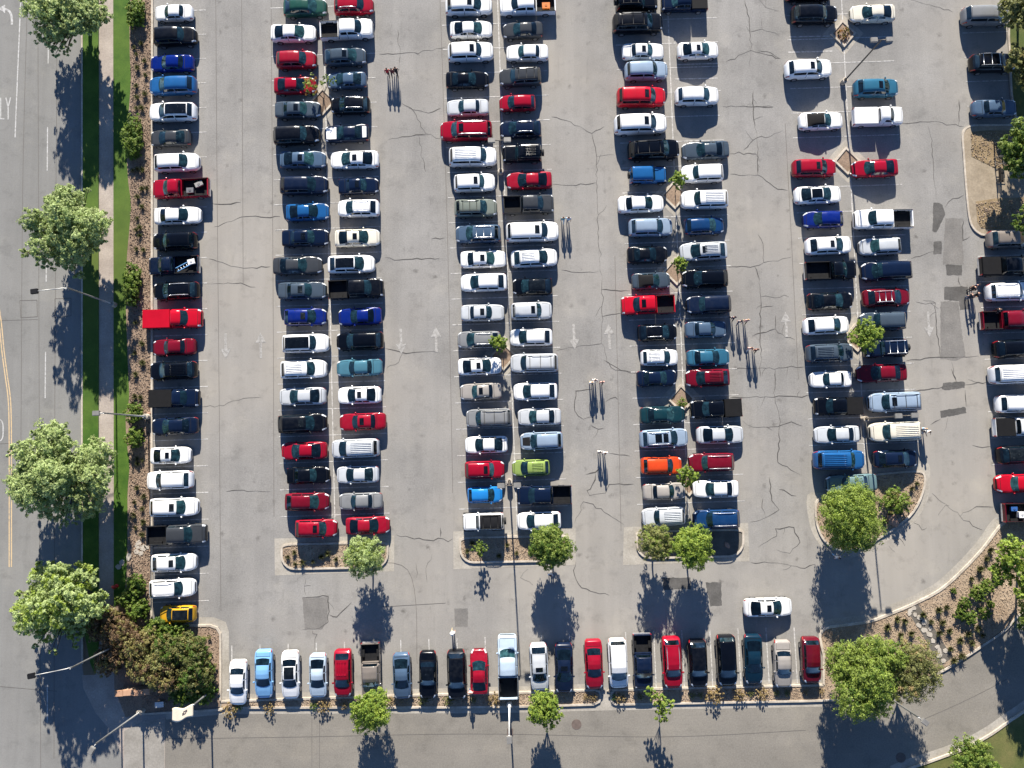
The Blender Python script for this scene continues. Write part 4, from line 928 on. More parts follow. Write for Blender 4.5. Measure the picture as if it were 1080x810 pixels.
rj = random.Random(5)
for row, (phrase, lst) in ROWS.items():
    pend = []
    for i, (t, a, b, c, d, kind, colr, opts) in enumerate(lst):
        opts = opts.split(); shape = rj.choice(ALT.get(kind, [kind])); s = SPEC[shape]
        if d in 'LR':
            p = Z(t, (a + b) / 2, c); lpx = (b - a) * .25926; q0, q1 = Z(t, a, c), Z(t, b, c)
        else:
            p = Z(t, c, (a + b) / 2); q0, q1 = Z(t, c, a), Z(t, c, b)
        w = U(p[0], p[1], .75)
        ln = (U(*q1, .75).xy - U(*q0, .75).xy).length
        if row == 'F': ln = s['L']
        Lr = s['L'] if kind != 'off-roader' else 4.28
        sx = min(1.10, max(.86, ln / Lr))
        hd = {'R': 0, 'L': 180, 'D': -90, 'U': 90}[d]
        root = bpy.data.objects.new(NAME[kind], None); COL.objects.link(root)
        root.empty_display_size = .5
        root.location = (w.x, w.y, .004)
        root.rotation_euler = (0, 0, R(hd) + (PHI if d in 'LR' else PHI * .8) + R(rj.uniform(-1.1, 1.1)))
        root.scale = (sx, min(1.0, .93 + (sx - .86) * .35), 1 - max(0, .98 - sx) * .4)
        base = CC[colr]; v = rj.uniform(.92, 1.05)
        col = tuple(min(.82, x * v) for x in base) + (1,)
        for n, me, loc, painted in parts_of(shape, opts):
            o = bpy.data.objects.new(n, me); COL.objects.link(o); o.parent = root; o.location = loc
            if painted: o.color = col
        lab = car_label(row, i, lst, phrase); used_labels[lab] = 1
        tag(root, lab, CATS[kind], 'cars parked in the lot' if row != 'M' else None)
        CAR_AT[(row, i)] = root

# ------------------------------------------------------------------ foliage
def leaf_arrays(blobs, rng, leaf):
    """blobs: (cx,cy,cz, rx,ry,rz, leaves). Leaves sit in clumps spread through each blob"""
    Cs, Ns, Mi = [], [], []
    for cx, cy, cz, rx, ry, rz, n in blobs:
        n = int(n * 2.3); nc = max(8, n // 26)
        d = rng.normal(size=(nc, 3)); d /= np.linalg.norm(d, axis=1)[:, None]
        rad = rng.uniform(.15, 1.0, nc) ** .45
        rad *= rng.uniform(.82, 1.12, nc)
        cc = d * rad[:, None] * np.array([rx, ry, rz]) + np.array([cx, cy, cz])
        cr = rng.uniform(.10, .25, nc) * (rx * ry * rz) ** (1 / 3)
        per = np.maximum(8, (n / nc * rng.uniform(.6, 1.4, nc)).astype(int))
        for k in range(nc):
            e = rng.normal(size=(per[k], 3)); e /= np.linalg.norm(e, axis=1)[:, None]
            q = cc[k] + e * cr[k] * (rng.uniform(.1, 1, per[k]) ** .5)[:, None] * np.array([1, 1, .75])
            Cs.append(q); nn = e * .5 + d[k] * .35 + np.array([0, 0, .55]) + rng.normal(size=(per[k], 3)) * .45
            Ns.append(nn / np.linalg.norm(nn, axis=1)[:, None])
            Mi.append(np.full(per[k], rng.randint(0, 100)))
    return np.concatenate(Cs), np.concatenate(Ns), np.concatenate(Mi)

def leaves_mesh(name, blobs, leaf, mats, seed, split=(60, 100)):
    rng = np.random.RandomState(seed)
    C_a, N_a, Mi = leaf_arrays(blobs, rng, leaf)
    n = len(C_a)
    a = rng.normal(size=(n, 3)); u = np.cross(N_a, a); u /= np.linalg.norm(u, axis=1)[:, None]; v = np.cross(N_a, u)
    s = leaf * .68 * rng.uniform(.65, 1.3, n)[:, None]
    q = np.stack([C_a + u * s, C_a + v * s * .55, C_a - u * s, C_a - v * s * .55], 1).reshape(-1, 3)
    me = bpy.data.meshes.new(name)
    me.vertices.add(n * 4); me.vertices.foreach_set('co', q.astype(np.float32).ravel())
    me.loops.add(n * 4); me.loops.foreach_set('vertex_index', np.arange(n * 4, dtype=np.int32))
    me.polygons.add(n); me.polygons.foreach_set('loop_start', np.arange(0, n * 4, 4, dtype=np.int32))
    for m in mats: me.materials.append(m)
    mi = np.zeros(n, np.int32)
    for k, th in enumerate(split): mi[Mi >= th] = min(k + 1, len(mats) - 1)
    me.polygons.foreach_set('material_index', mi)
    me.update(calc_edges=True); me.validate()
    return me

def tree(name, base, z0, crown, zc, blobs, mats, leaf, seed, label, group, tr=.12, split=(60, 101), limbs=5):
    """base, crown: photo pixels of the trunk foot and of the crown's centre at height zc; blobs relative to the crown centre in metres"""
    rng = random.Random(seed)
    b = U(*base, z0); c = U(*crown, zc)
    rt = bpy.data.objects.new(name, None); COL.objects.link(rt); rt.location = (b.x, b.y, z0)
    tag(rt, label, 'tree', group)
    o = c - b
    bl = [(o.x + x, o.y + y, o.z + z, rx, ry, rz, n) for x, y, z, rx, ry, rz, n in blobs]
    bm = bmesh.new()
    fork = Vector((o.x * .35, o.y * .35, o.z * .48))
    bm_tube(bm, [(0, 0, -.08), (0, 0, .15), fork * .5 + Vector((rng.uniform(-.05, .05), rng.uniform(-.05, .05), 0)), fork], [tr * 1.5, tr * 1.1, tr * .95, tr * .8], 10)
    for x, y, z, rx, ry, rz, n in bl:
        for k in range(max(2, limbs // max(1, len(bl) // 2))):
            e = Vector((x + rng.uniform(-.7, .7) * rx, y + rng.uniform(-.7, .7) * ry, z + rng.uniform(-.2, .6) * rz))
            m = fork.lerp(e, .5) + Vector((rng.uniform(-.15, .15), rng.uniform(-.15, .15), .1))
            bm_tube(bm, [fork - Vector((0, 0, .1)), m, e], [tr * .55, tr * .33, tr * .1], 6)
    link('trunk', bm_mesh('trunk', bm, M['bark'], True), rt)
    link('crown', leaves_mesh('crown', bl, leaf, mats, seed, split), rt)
    return rt

PALE = [M['leafA'], M['leafA2'], M['leafA2']]; LIME = [M['leafB'], M['leafB2']]; GRN = [M['leafC'], M['leafC2']]; OLV = [M['leafD'], M['leafD2']]
def ball(n, r, rng, spread=.55, sub=.55, flat=.8, dens=1.0):
    """an irregular crown of several lobes filling radius r (metres)"""
    out = []
    for k in range(n):
        a = 2 * math.pi * k / n + rng.uniform(-.4, .4); q = r * spread * rng.uniform(.75, 1.1)
        s = r * sub * rng.uniform(.8, 1.15)
        out.append((q * math.cos(a), q * math.sin(a), rng.uniform(-.25, .25) * r, s, s, s * flat, int(330 * s * s * dens)))
    s = r * sub * 1.1
    out.append((0, 0, r * .25, s, s, s * flat, int(330 * s * s * dens)))
    return out
def street_crown(r, rng):
    out = []
    for k in range(22):
        a = k * 2.4 + rng.uniform(-.4, .4); q = r * .80 * math.sqrt((k + 1) / 22) * rng.uniform(.88, 1.08); sz = r * rng.uniform(.24, .38)
        if q + sz > r * 1.08: q = r * 1.08 - sz
        out.append((q * math.cos(a) * 1.05, q * math.sin(a), rng.uniform(-.42, .40) * r * (1.1 - .5 * q / r), sz, sz, sz * rng.uniform(.8, 1.1), int(400 * sz * sz)))
    for k in range(4):
        sz = r * .36; out.append((rng.uniform(-.3, .3) * r, rng.uniform(-.3, .3) * r, (-.45 + .3 * k) * r, sz, sz, sz, int(380 * sz * sz)))
    for k in range(10):
        a = rng.uniform(0, 2 * math.pi); q = r * rng.uniform(.85, 1.08); sz = r * rng.uniform(.07, .14)
        out.append((q * math.cos(a), q * math.sin(a), rng.uniform(-.3, .2) * r, sz, sz, sz, int(420 * sz * sz) + 20))
    return out
rg = random.Random(3)
STREET = [((95, 28), (70, 12), 4.4, 4.1, 101, 'pale green street tree in the verge beside the white left-turn arrow'),
          ((95, 254), (69, 243), 4.4, 4.35, 102, 'pale silvery street tree overhanging the road beside a long-armed street lamp'),
          ((95, 498), (63, 498), 4.6, 5.0, 103, 'largest pale street tree in the verge, reaching over the yellow double line'),
          ((95, 622), (56, 637), 4.4, 4.4, 104, 'greener pale street tree next to the purple-brown corner shrubs')]
for base, cr, zc, r, sd, lab in STREET:
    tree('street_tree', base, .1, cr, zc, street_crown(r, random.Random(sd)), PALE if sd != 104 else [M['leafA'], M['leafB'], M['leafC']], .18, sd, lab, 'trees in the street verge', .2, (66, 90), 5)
ISL = [((393, 596), (383, 588), 3.1, 2.25, 111, [M['leafA'], M['leafC'], M['leafA2']], 'grey-green island tree at the end of the first double row', .14, .85),
       ((583, 588), (580, 578), 3.2, 2.35, 112, GRN, 'round bright green island tree at the end of the second double row', .16, 1.3),
       ((688, 583), (690, 573), 2.9, 2.0, 113, [M['leafD'], M['leafC'], M['leafD2']], 'darker olive-green tree of the pair on the third island', .14, 1.1),
       ((724, 583), (731, 577), 3.2, 2.25, 114, LIME, 'lime green tree of the pair on the third island', .16, 1.0),
       ((892, 556), (897, 547), 3.6, 3.3, 115, [M['leafC'], M['leafB'], M['leafC2']], 'large round green tree on the teardrop island', .16, 1.2)]
for base, cr, zc, r, sd, mt, lab, lf, dn in ISL:
    tree('island_tree', base, .09, cr, zc, ball(6, r, random.Random(sd), .5, .56, .85, dn * 2.3), mt, lf * .76, sd, lab, 'trees on the row-end islands', .09, (62, 85), 5)
tree('young_tree', (506, 584), .09, (506, 579), 1.7, ball(4, .95, random.Random(116), .5, .5, .9, 2.0), GRN, .12, 116, 'small young tree on the second island, left of the round green one', 'trees on the row-end islands', .04)
BOTTOM = [((395, 741), (391.5, 750), 3.0, 2.15, 121, 'bushy lime tree in the planter strip in front of the taupe pickup'), ((576, 738), (574.5, 747), 3.0, 1.95, 122, 'rounded lime tree in the planter strip in front of the silver SUV')]
for base, cr, zc, r, sd, lab in BOTTOM:
    tree('planter_tree', base, .09, cr, zc, ball(6, r, random.Random(sd), .5, .55, .8, 2.4), LIME, .115, sd, lab, 'trees in the planter strip', .06, (55, 101))
tree('planter_tree', (695, 735), .09, (697, 744), 2.8, [(-.9, 1.3, .1, .7, .65, .6, 220), (-.3, .5, .2, .8, .75, .7, 260), (.5, .1, .1, 1.0, .75, .7, 320), (.2, -.8, -.1, .75, .8, .6, 240), (0, -1.4, -.4, .45, .6, .5, 120)], LIME, .14, 123, 'ragged thin lime tree in the planter strip near the white minivan', 'trees in the planter strip', .05, (60, 101))
# the two-toned big tree by the driveway bend
tree('shade_tree', (915, 706), .09, (917, 716), 4.3, [(x - .2, y + .2, z, rx, ry, rz, int(n * 2.1)) for x, y, z, rx, ry, rz, n in ball(8, 4.2, random.Random(131), .58, .46, .75, 1.2)], [M['leafC'], M['leafB'], M['leafC2']], .13, 131, 'big dense green tree at the bend of the driveway, beside the maroon SUV', 'trees in the curved bed', .16, (68, 82), 6)
tree('shade_tree', (945, 703), .09, (958, 707), 3.9, [(x, y, z, rx, ry, rz, int(n * 1.5)) for x, y, z, rx, ry, rz, n in ball(6, 3.0, random.Random(132), .55, .5, .75, 1.0)], [M['leafD'], M['leafD2'], M['leafT']], .115, 132, 'thinner olive tree merging with the big green one beside the stepping stones', 'trees in the curved bed', .12, (60, 90), 6)
tree('shade_tree', (1073, 600), .09, (1082, 603), 4.2, ball(7, 3.7, random.Random(133), .6, .42, .7, .9), LIME, .2, 133, 'yellow-green tree at the edge of the curved bed by the green shrubs', 'trees in the curved bed', .12, (60, 101))
tree('edge_tree', (1072, 158), .13, (1087, 152), 4.0, ball(6, 3.2, random.Random(134), .58, .5, .75, 1.2), GRN, .2, 134, 'dark green tree over the paved gravel island at the far edge', 'trees at the far edge of the lot', .12, (40, 101))
tree('edge_tree', (1076, 238), .13, (1091, 230), 3.6, ball(5, 2.0, random.Random(135), .55, .5, .75, 1.2), GRN, .16, 135, 'small green tree beside the lower gravel patch of the paved island', 'trees at the far edge of the lot', .1, (50, 101))
tree('edge_tree', (1073, 26), .09, (1088, 5), 4.2, ball(6, 3.3, random.Random(136), .55, .5, .75, 1.1), OLV, .2, 136, 'olive tree standing by the grey minivan at the far edge', 'trees at the far edge of the lot', .12, (50, 101))
tree('edge_tree', (1073, 80), .09, (1090, 66), 4.0, ball(6, 2.7, random.Random(137), .55, .5, .75, 1.1), [M['leafD'], M['leafP2'], M['leafD2']], .2, 137, 'brownish tree shading the noses of the black and slate-blue cars', 'trees at the far edge of the lot', .12, (50, 85))
tree('edge_tree', (1110, 640), .09, (1130, 655), 5.0, ball(7, 4.2, random.Random(138), .58, .5, .75, 1.1), GRN, .22, 138, 'tree at the outer bend of the driveway', 'trees at the far edge of the lot', .15, (50, 101))
tree('bushy_tree', (1024, 795), .08, (1028, 806), 2.6, ball(6, 2.5, random.Random(139), .5, .55, .8, 1.5), GRN, .13, 139, 'round dark green tree in the dry grass below the driveway', None, .08, (50, 101))
# small trees in the diamond pits
tree('pit_tree', (341, 104), .08, (328, 90), 2.6, [(0, 0, 0, .85, 1.25, .7, 340)], [M['leafO'], M['leafC'], M['leafB']], .12, 141, 'young tree with orange and green leaves between the red sedan and slate sedan', 'young trees in the diamond pits', .05, (40, 80))
tree('pit_tree', (342, 106), .08, (343, 86), 2.4, [(0, 0, 0, .7, .7, .6, 170), (.7, .1, -.1, .5, .4, .4, 80)], GRN, .11, 142, 'thin green young tree leaning over the slate-blue sedan', 'young trees in the diamond pits', .04, (60, 101))
for k, (b, c, zc, r, dn, mt, lab) in enumerate([((530.7, 373), (526.5, 361.5), 2.3, 1.05, 1.6, LIME, 'small lime tree overhanging the grey SUV in the second double row'),
        ((712, 203), (715, 190), 2.5, .95, 1.7, LIME, 'thin upright young tree beside the blue off-roader, third double row'),
        ((714, 285), (718, 279), 2.0, .95, 1.5, LIME, 'low yellowish young tree between the black coupe and silver SUV'),
        ((905, 357), (915, 353), 2.3, 1.7, 1.6, LIME, 'bright lime tree covering the slate SUV, fourth double row'),
        ((725, 506), (724.5, 501), 2.3, 1.25, 1.3, LIME, 'lime young tree between the orange SUV and the white sedan')]):
    tree('pit_tree', b, .08, c, zc, ball(4, r, random.Random(150 + k), .5, .58, .8, dn * 1.4), mt, .12, 150 + k, lab, 'young trees in the diamond pits', .045, (60, 101))

# shrubs
def shrub(name, px, py, blobs, mats, leaf, seed, label, group, cat='shrub', z0=.09, split=(55, 101)):
    c = U(px, py, z0)
    o = link(name, leaves_mesh(name, blobs, leaf, mats, seed, split)); o.location = c
    tag(o, label, cat, group); return o
def dome(rx, ry, rz, n, k=5, seed=0):
    r = random.Random(seed); out = [(0, 0, rz * .45, rx * .75, ry * .75, rz * .6, n)]
    for i in range(k):
        a = 2 * math.pi * i / k + r.uniform(-.3, .3)
        out.append((math.cos(a) * rx * .5, math.sin(a) * ry * .5, rz * r.uniform(.32, .55), rx * .5, ry * .5, rz * .5, n // 2))
    return out
BED = [(145.5, 18, 1.1, 2.0, 'clipped green shrub in the mulch bed by the topmost white sedan'), (143, 148, 1.15, 2.75, 'tall oval green shrub in the mulch bed beside the dark-grey sedan'),
       (142, 302, 1.0, 2.8, 'oval green shrub in the mulch bed beside the bright-red pickup'), (145, 436, 1.0, 1.25, 'upper of two joined green shrubs beside the navy sedan'), (145, 461, 1.0, 1.3, 'lower of two joined green shrubs beside the navy sedan'),
       (146.5, 617, 1.0, 1.4, 'light green shrub beside the white SUV with roof rails'), (150, 641, 1.2, 1.3, 'green shrub next to the yellow hatchback'), (137, 630, 1.2, 1.0, 'low green shrub near the red hydrant')]
for k, (px, py, rx, ry, lab) in enumerate(BED):
    shrub('shrub', px, py, dome(rx, ry, 1.5, int(420 * rx * ry), 6, k), [M['leafB2'], M['leafC'], M['leafC2']], .12, 200 + k, lab, 'shrubs in the street bed', split=(40, 75))
PUR = [(117, 655, 1.9, 1.9, 'P', 'purple-brown corner shrub nearest the sidewalk'), (131, 662, 2.1, 1.9, 'P', 'purple-brown corner shrub beside the green shrub of the yellow hatchback'), (126, 690, 2.0, 1.9, 'P', 'dark purple-brown corner shrub around the lamp post'),
       (152, 676, 2.1, 1.9, 'P2', 'bronze corner shrub below the yellow hatchback'), (164, 697, 2.2, 1.9, 'P2', 'bronze-brown shrub above the sandstone sign wall'), (184, 682, 1.9, 1.9, 'G', 'green and bronze shrub in the middle of the corner bed'),
       (183, 706, 2.1, 2.0, 'P2', 'golden-brown shrub in the middle of the corner bed'), (206, 684, 2.0, 2.1, 'G', 'olive green shrub near the rounded corner kerb'), (213, 707, 1.8, 2.1, 'G', 'olive green shrub beside the first white sedan of the lower row'),
       (196, 728, 1.7, 1.4, 'C', 'bright green low shrub beside the cream flag'), (216, 727, 1.5, 1.4, 'C', 'bright green shrub at the foot of the flag pole'), (170, 660, 1.5, 1.2, 'C', 'green shrub along the kerb by the yellow hatchback'), (188, 664, 1.5, 1.0, 'C', 'low green shrub along the kerb in the corner bed')]
for k, (px, py, rx, ry, mt, lab) in enumerate(PUR):
    mm = {'P': [M['leafP'], M['leafP2'], M['leafP']], 'P2': [M['leafP2'], M['leafP'], M['leafD']], 'G': [M['leafD2'], M['leafC2'], M['leafP2']], 'C': [M['leafC'], M['leafC2'], M['leafC2']]}[mt]
    h = 3.0 if mt != 'C' else 1.4
    shrub('shrub', px, py, dome(rx, ry, h, int(300 * rx * ry), 7, 50 + k), mm, .13, 230 + k, lab, 'shrubs in the corner bed', split=(50, 80))
for k, (px, py, r, lab) in enumerate([(1028, 625, .95, 'round green shrub on the right of the shrub cluster, curved bed'), (1039, 617, .85, 'green shrub at the top of the cluster near the yellow-green tree'), (1015, 635, .75, 'upper-left green shrub of the cluster near the stepping stones'),
        (1011, 647, .75, 'green shrub of the cluster closest to the stepping stones'), (1020, 651, .9, 'lowest round green shrub of the cluster in the curved bed'), (1036, 646, .75, 'green shrub between the cluster and the driveway kerb'), (1043, 637, .5, 'small green shrub behind the cluster near the driveway kerb'), (1049, 608, .55, 'small green shrub beside the yellow-green tree'), (1005, 623, .35, 'tiny green shrub alone near the upper kerb of the curved bed')]):
    shrub('shrub', px, py, dome(r, r, r * 1.1, int(420 * r * r) + 60, 5, 80 + k), GRN, .10, 260 + k, lab, 'green shrubs in the curved bed')
shrub('shrub', 941, 527, dome(1.75, 1.6, 1.9, 520, 6, 91), [M['leafB2'], M['leafC'], M['leafP2']], .12, 281, 'bushy green shrub beside the reddish boulder on the teardrop island', None, split=(50, 88))
shrub('shrub', 718.5, 424.5, dome(.65, .6, .7, 150, 4, 92), [M['leafB2'], M['leafC']], .09, 282, 'small green shrub in the diamond pit by the black pickup', None)
shrub('shrub', 889, 36, dome(.8, .8, .7, 160, 4, 93), [M['leafP2'], M['leafO'], M['leafP']], .09, 283, 'small rusty-brown shrub in the diamond pit by the black SUV', None)
PL = [(244, 748, .95, 'T'), (284.5, 746.5, .7, 'T'), (331, 744.5, .5, 'C'), (342, 744.5, .85, 'T'), (363.5, 744, .5, 'T'), (252, 744, .6, 'C'), (446, 738.5, .6, 'D'), (473, 738.5, .6, 'D'), (521, 737, .8, 'T'), (412, 738, .5, 'T'), (499, 738, .4, 'D'),
      (618, 735, .42, 'T'), (626, 735, .45, 'T'), (647.5, 735, .4, 'C'), (654, 735.5, .65, 'T'), (675, 734.5, .4, 'D'), (730, 732.8, .4, 'D'), (738.5, 733, .4, 'D'), (753, 732, 1.1, 'T'), (779, 732, .8, 'T'), (791.5, 731.4, .38, 'D'), (803, 730.6, .8, 'T'), (819, 730.6, .38, 'D'), (830, 730.6, .38, 'D'), (849.5, 729.6, .38, 'T'), (866, 729, .4, 'T')]
sm = {}
WHERE = {'T': 'straw-coloured clump of dry grass in the planter strip before the lower row', 'C': 'low green clump in the planter strip before the lower row', 'D': 'small olive clump in the planter strip before the lower row'}
for px, py, r, mt in PL:
    if mt not in sm:
        sm[mt] = leaves_mesh('grass_clump', dome(1, 1, .9, 170, 5, 7), .10, {'T': [M['leafT'], M['leafT']], 'C': GRN, 'D': OLV}[mt], 290)
    o = link('grass_clump', sm[mt]); o.location = U(px, py, .09); o.scale = (r, r, r); o.rotation_euler.z = random.uniform(0, 6)
    gl = ROWS['G'][1]; near = min(range(len(gl)), key=lambda i: abs(Z(gl[i][0], gl[i][3], 0)[0] - px)); cw = f"{gl[near][6]} {TY_WORD.get(gl[near][5], gl[near][5])}"
    sd_ = 'street-side' if px < Z(gl[near][0], gl[near][3], 0)[0] else 'far-side'
    tag(o, {'T': 'straw-coloured grass clump', 'C': 'low green clump', 'D': 'small olive clump'}[mt] + f" in the planter strip, {sd_} corner of the {cw}", 'plant', 'clumps in the planter strip')
# low grass tufts dotted over the mulch
def tuft_mesh(seed, mats):
    rng = np.random.RandomState(seed); vs, fs, mi = [], [], []
    for k in range(70):
        a = rng.uniform(0, 2 * math.pi); lean = rng.uniform(.15, 1.0); h = rng.uniform(.25, .5)
        d = np.array([math.cos(a), math.sin(a)]); sd = np.array([-d[1], d[0]]) * .025; b = d * rng.uniform(0, .08)
        m_, t_ = b + d * lean * h * .45, b + d * lean * h
        i = len(vs)
        vs += [(*(b - sd), 0), (*(b + sd), 0), (*(m_ + sd), h * .7), (*(m_ - sd), h * .7), (*t_, h * (1.05 - lean * .5))]
        fs += [(i, i + 1, i + 2, i + 3), (i + 3, i + 2, i + 4)]; q = int(rng.rand() > .6); mi += [q, q]
    return mesh_py('grass_tuft', vs, fs, mats, mi)
TUFT = [tuft_mesh(s, [M['leafK'], M['leafD2']]) for s in (1, 2, 3)]
def tuft(px, py, s, label, group, z=.09):
    o = link('grass_tuft', random.choice(TUFT)); o.location = U(px, py, z); o.rotation_euler.z = random.uniform(0, 6); o.scale = (s, s, s * .9)
    tag(o, label, 'plant', group)
q = 4.05
for reg, L in ((0, [(575, 205), (590, 295), (620, 265), (625, 325), (585, 370), (622, 405), (590, 420), (585, 465), (608, 465), (570, 730), (590, 725), (612, 730), (585, 235), (605, 190)]),
               (190, [(610, 40), (628, 35), (592, 75), (610, 115), (590, 165), (585, 215), (600, 205), (600, 240), (585, 295), (615, 300), (582, 610), (612, 700), (580, 740), (612, 780)]),
               (380, [(583, 60), (612, 12), (580, 155), (603, 160), (570, 185), (590, 420), (610, 425), (590, 440), (588, 545), (617, 580), (577, 608), (610, 635), (577, 660), (615, 690), (612, 745), (580, 715)])):
    for x, y in L: tuft(x / q, reg + y / q, random.uniform(.85, 1.25), 'small dark grass tuft in the brown mulch bed along the street', 'grass tufts in the street bed')
for x, y in [(1039.5, 589), (1032, 600), (1023.5, 610), (1012, 675), (1024, 678), (1035.5, 670), (989, 643), (993, 656), (1000, 665), (989, 667), (1001, 684), (1005, 696), (1012.6, 691), (1011, 675), (953, 654), (945, 653), (949, 669), (974, 700), (984, 709), (960, 668), (997, 640), (1047, 596), (1043, 580), (935, 661), (1030, 662), (1020, 668), (972, 648), (981, 655)]:
    tuft(x, y, random.uniform(1.0, 1.5), 'small brown-green grass tuft in the tan mulch of the curved bed', 'grass tufts in the curved bed')
for x, y in [(304, 587), (311, 582.5), (312, 595), (339, 587), (355, 590), (330, 592), (346, 584), (319, 593)]:
    tuft(x, y, random.uniform(.9, 1.3), 'dry grass tuft in the bed of the first row-end island', 'grass tufts on the first island')
for x, y in [(493, 581), (498, 573), (535, 575), (545, 583), (560, 580), (526, 586)]:
    tuft(x, y, random.uniform(.8, 1.1), 'dry grass tuft in the bed of the second row-end island', 'grass tufts on the second island')
for x, y in [(960.5, 515), (955, 530), (948, 540), (938, 545), (932, 550), (966, 510)]:
    tuft(x, y, random.uniform(.9, 1.2), 'dry grass tuft beside the shrub of the teardrop island', 'grass tufts on the teardrop island')
# loose mulch chips and pebbles (one uncountable mass)
PATH = [(956, 643.5), (968, 637.5), (986, 664), (1004, 693), (991, 703), (974, 672)]
def chips(name, polys, n, mats, size, seed, z=.095):
    rng = random.Random(seed); vs, fs, mi = [], [], []
    def inside(p, poly):
        c = False; j = len(poly) - 1
        for i in range(len(poly)):
            if (poly[i][1] > p[1]) != (poly[j][1] > p[1]) and p[0] < (poly[j][0] - poly[i][0]) * (p[1] - poly[i][1]) / (poly[j][1] - poly[i][1]) + poly[i][0]: c = not c
            j = i
        return c
    for poly, w in polys:
        x0, x1 = min(p[0] for p in poly), max(p[0] for p in poly); y0, y1 = max(-15, min(p[1] for p in poly)), min(825, max(p[1] for p in poly))
        k = 0; tries = 0
        while k < n * w and tries < n * w * 20:
            tries += 1
            p = (rng.uniform(x0, min(x1, 1095)), rng.uniform(y0, y1))
            if not inside(p, poly) or inside(p, PATH): continue
            k += 1
            c = U(*p, z); a = rng.uniform(0, 6.28); s = size * rng.uniform(.5, 1.5); t = s * rng.uniform(.3, .7); h = rng.uniform(.02, .07)
            ux, uy = math.cos(a) * s, math.sin(a) * s; wx, wy = -math.sin(a) * t, math.cos(a) * t; i = len(vs); dz = rng.uniform(-.02, .05)
            vs += [(c.x - ux, c.y - uy, z - .02), (c.x + wx, c.y + wy, z + h), (c.x + ux, c.y + uy, z + dz), (c.x - wx, c.y - wy, z + .01), (c.x, c.y, z + h + .02)]
            m_ = rng.randrange(len(mats))
            for f in ((0, 3, 4), (3, 2, 4), (2, 1, 4), (1, 0, 4)): fs.append(tuple(i + v for v in f)); mi.append(m_)
    o = link(name, mesh_py(name, vs, fs, mats, mi)); tag(o, kind='stuff')
CH = [plain('chip_dark', (.10, .065, .045), .9), plain('chip_mid', (.25, .18, .13), .9), plain('chip_pale', (.32, .25, .18), .9)]
chips('mulch_chips', [([(138, -15), (159, -15), (159, 655), (136, 640)], 1.0), ([(130, 650), (230, 662), (231, 742), (150, 745)], .25)], 7500, CH[:2] + [CH[1], CH[1], CH[2]], .075, 5)
chips('mulch_chips', [(BED_TOP[:-1] + [(1095, 549)] + BED_BOT[3:9] + [(870, 735)], 1.0), (TEAR, .4), (rr(298, 573, 408, 598, 13), .22), (rr(486, 567, 599, 591, 13), .22), ([(240, 739), (480, 733.5), (626, 729.5), (626, 740.5), (480, 743.5), (240, 744)], .35), ([(654, 729), (866, 725), (866, 736), (654, 740)], .25)], 6500, [CH[1], CH[2], CH[2]], .06, 6)
chips('gravel', [([(1024, 140), (1095, 138), (1095, 177), (1049, 177), (1024, 165)], .5), ([(1029, 214), (1095, 208), (1095, 241), (1034, 240)], .5)], 1600, [CH[2], CH[2], CH[1], CH[1]], .08, 8, .135)

# ------------------------------------------------------------------ lamp posts
HP = 8.7
def lamp_post(px, py, double=True, arm=None, label='', h=HP, z0=.004, base=True, pale=False):
    b = U(px, py, z0)
    rt = bpy.data.objects.new('lamp_post', None); COL.objects.link(rt); rt.location = b; rt.rotation_euler.z = PHI
    tag(rt, label, 'lamp post', 'lamp posts around the lot')
    if base:
        bm = bmesh.new(); bm_tube(bm, [(0, 0, 0), (0, 0, .75)], .29, 18)
        link('base', bm_mesh('base', bm, M['kerb']), rt)
    bm = bmesh.new(); bm_tube(bm, [(0, 0, .05), (0, 0, h)], [.09, .07], 12); bm_tube(bm, [(0, 0, .75 if base else .02), (0, 0, .85 if base else .14)], .16, 12)
    mp = M['white'] if pale else M['bronze'] if double else M['pole']
    link('pole', bm_mesh('pole', bm, mp, True), rt)
    def head(cx, cy, rot):
        bm = bmesh.new(); bm_box(bm, -.34, .34, -.24, .24, -.12, .12)
        bmesh.ops.bevel(bm, geom=list(bm.edges), offset=.04, segments=2, affect='EDGES')
        o = link('luminaire', bm_mesh('luminaire', bm, M['trim'] if arm and arm[0] < -2 else M['fixture']), rt); o.location = (cx, cy, h + .03); o.rotation_euler.z = rot
        bm = bmesh.new(); bm_box(bm, -.26, .26, -.18, .18, -.15, -.122)
        link('lens', bm_mesh('lens', bm, M['lens']), o)
    if double:
        bm = bmesh.new(); bm_tube(bm, [(-.62, 0, h), (.62, 0, h)], .045, 8)
        link('arm', bm_mesh('arm', bm, mp, True), rt)
        head(-.75, 0, 0); head(.75, 0, 0)
    else:
        ax, ay = arm
        a = math.atan2(ay, ax)
        bm = bmesh.new(); bm_tube(bm, [(0, 0, h - .5), (ax * .12, ay * .12, h - .08), (ax * .4, ay * .4, h), (ax, ay, h + .05)], [.06, .05, .045, .035], 8)
        link('arm', bm_mesh('arm', bm, mp, True), rt)
        head(ax * 1.08, ay * 1.08, a)
    return rt
lamp_post(537.3, 507.5, True, None, 'lamp post at mid lot in the second double row, between lime hatchback and blue hatchback')
lamp_post(528.2, 182.5, True, None, 'lamp post in the second double row beside the white sunroof SUV and red sedan')
lamp_post(888.5, 87.5, True, None, 'lamp post beside empty stalls, next to the steel-blue SUV')
lamp_post(910.2, 442, True, None, 'lamp post leaning over the gap between silver-blue and cream SUVs')
lamp_post(537.3, 741, False, (0, -.35), 'pale lamp post in the planter strip behind the pale-blue pickup', pale=True)
lamp_post(156.5, 439.5, False, (-.6, 0), 'lamp post in the street bed beside two joined green shrubs', z0=.09)
lamp_post(150.5, 749, False, (-.3, -.5), 'lamp post at the corner beside the sandstone sign wall', z0=.09)
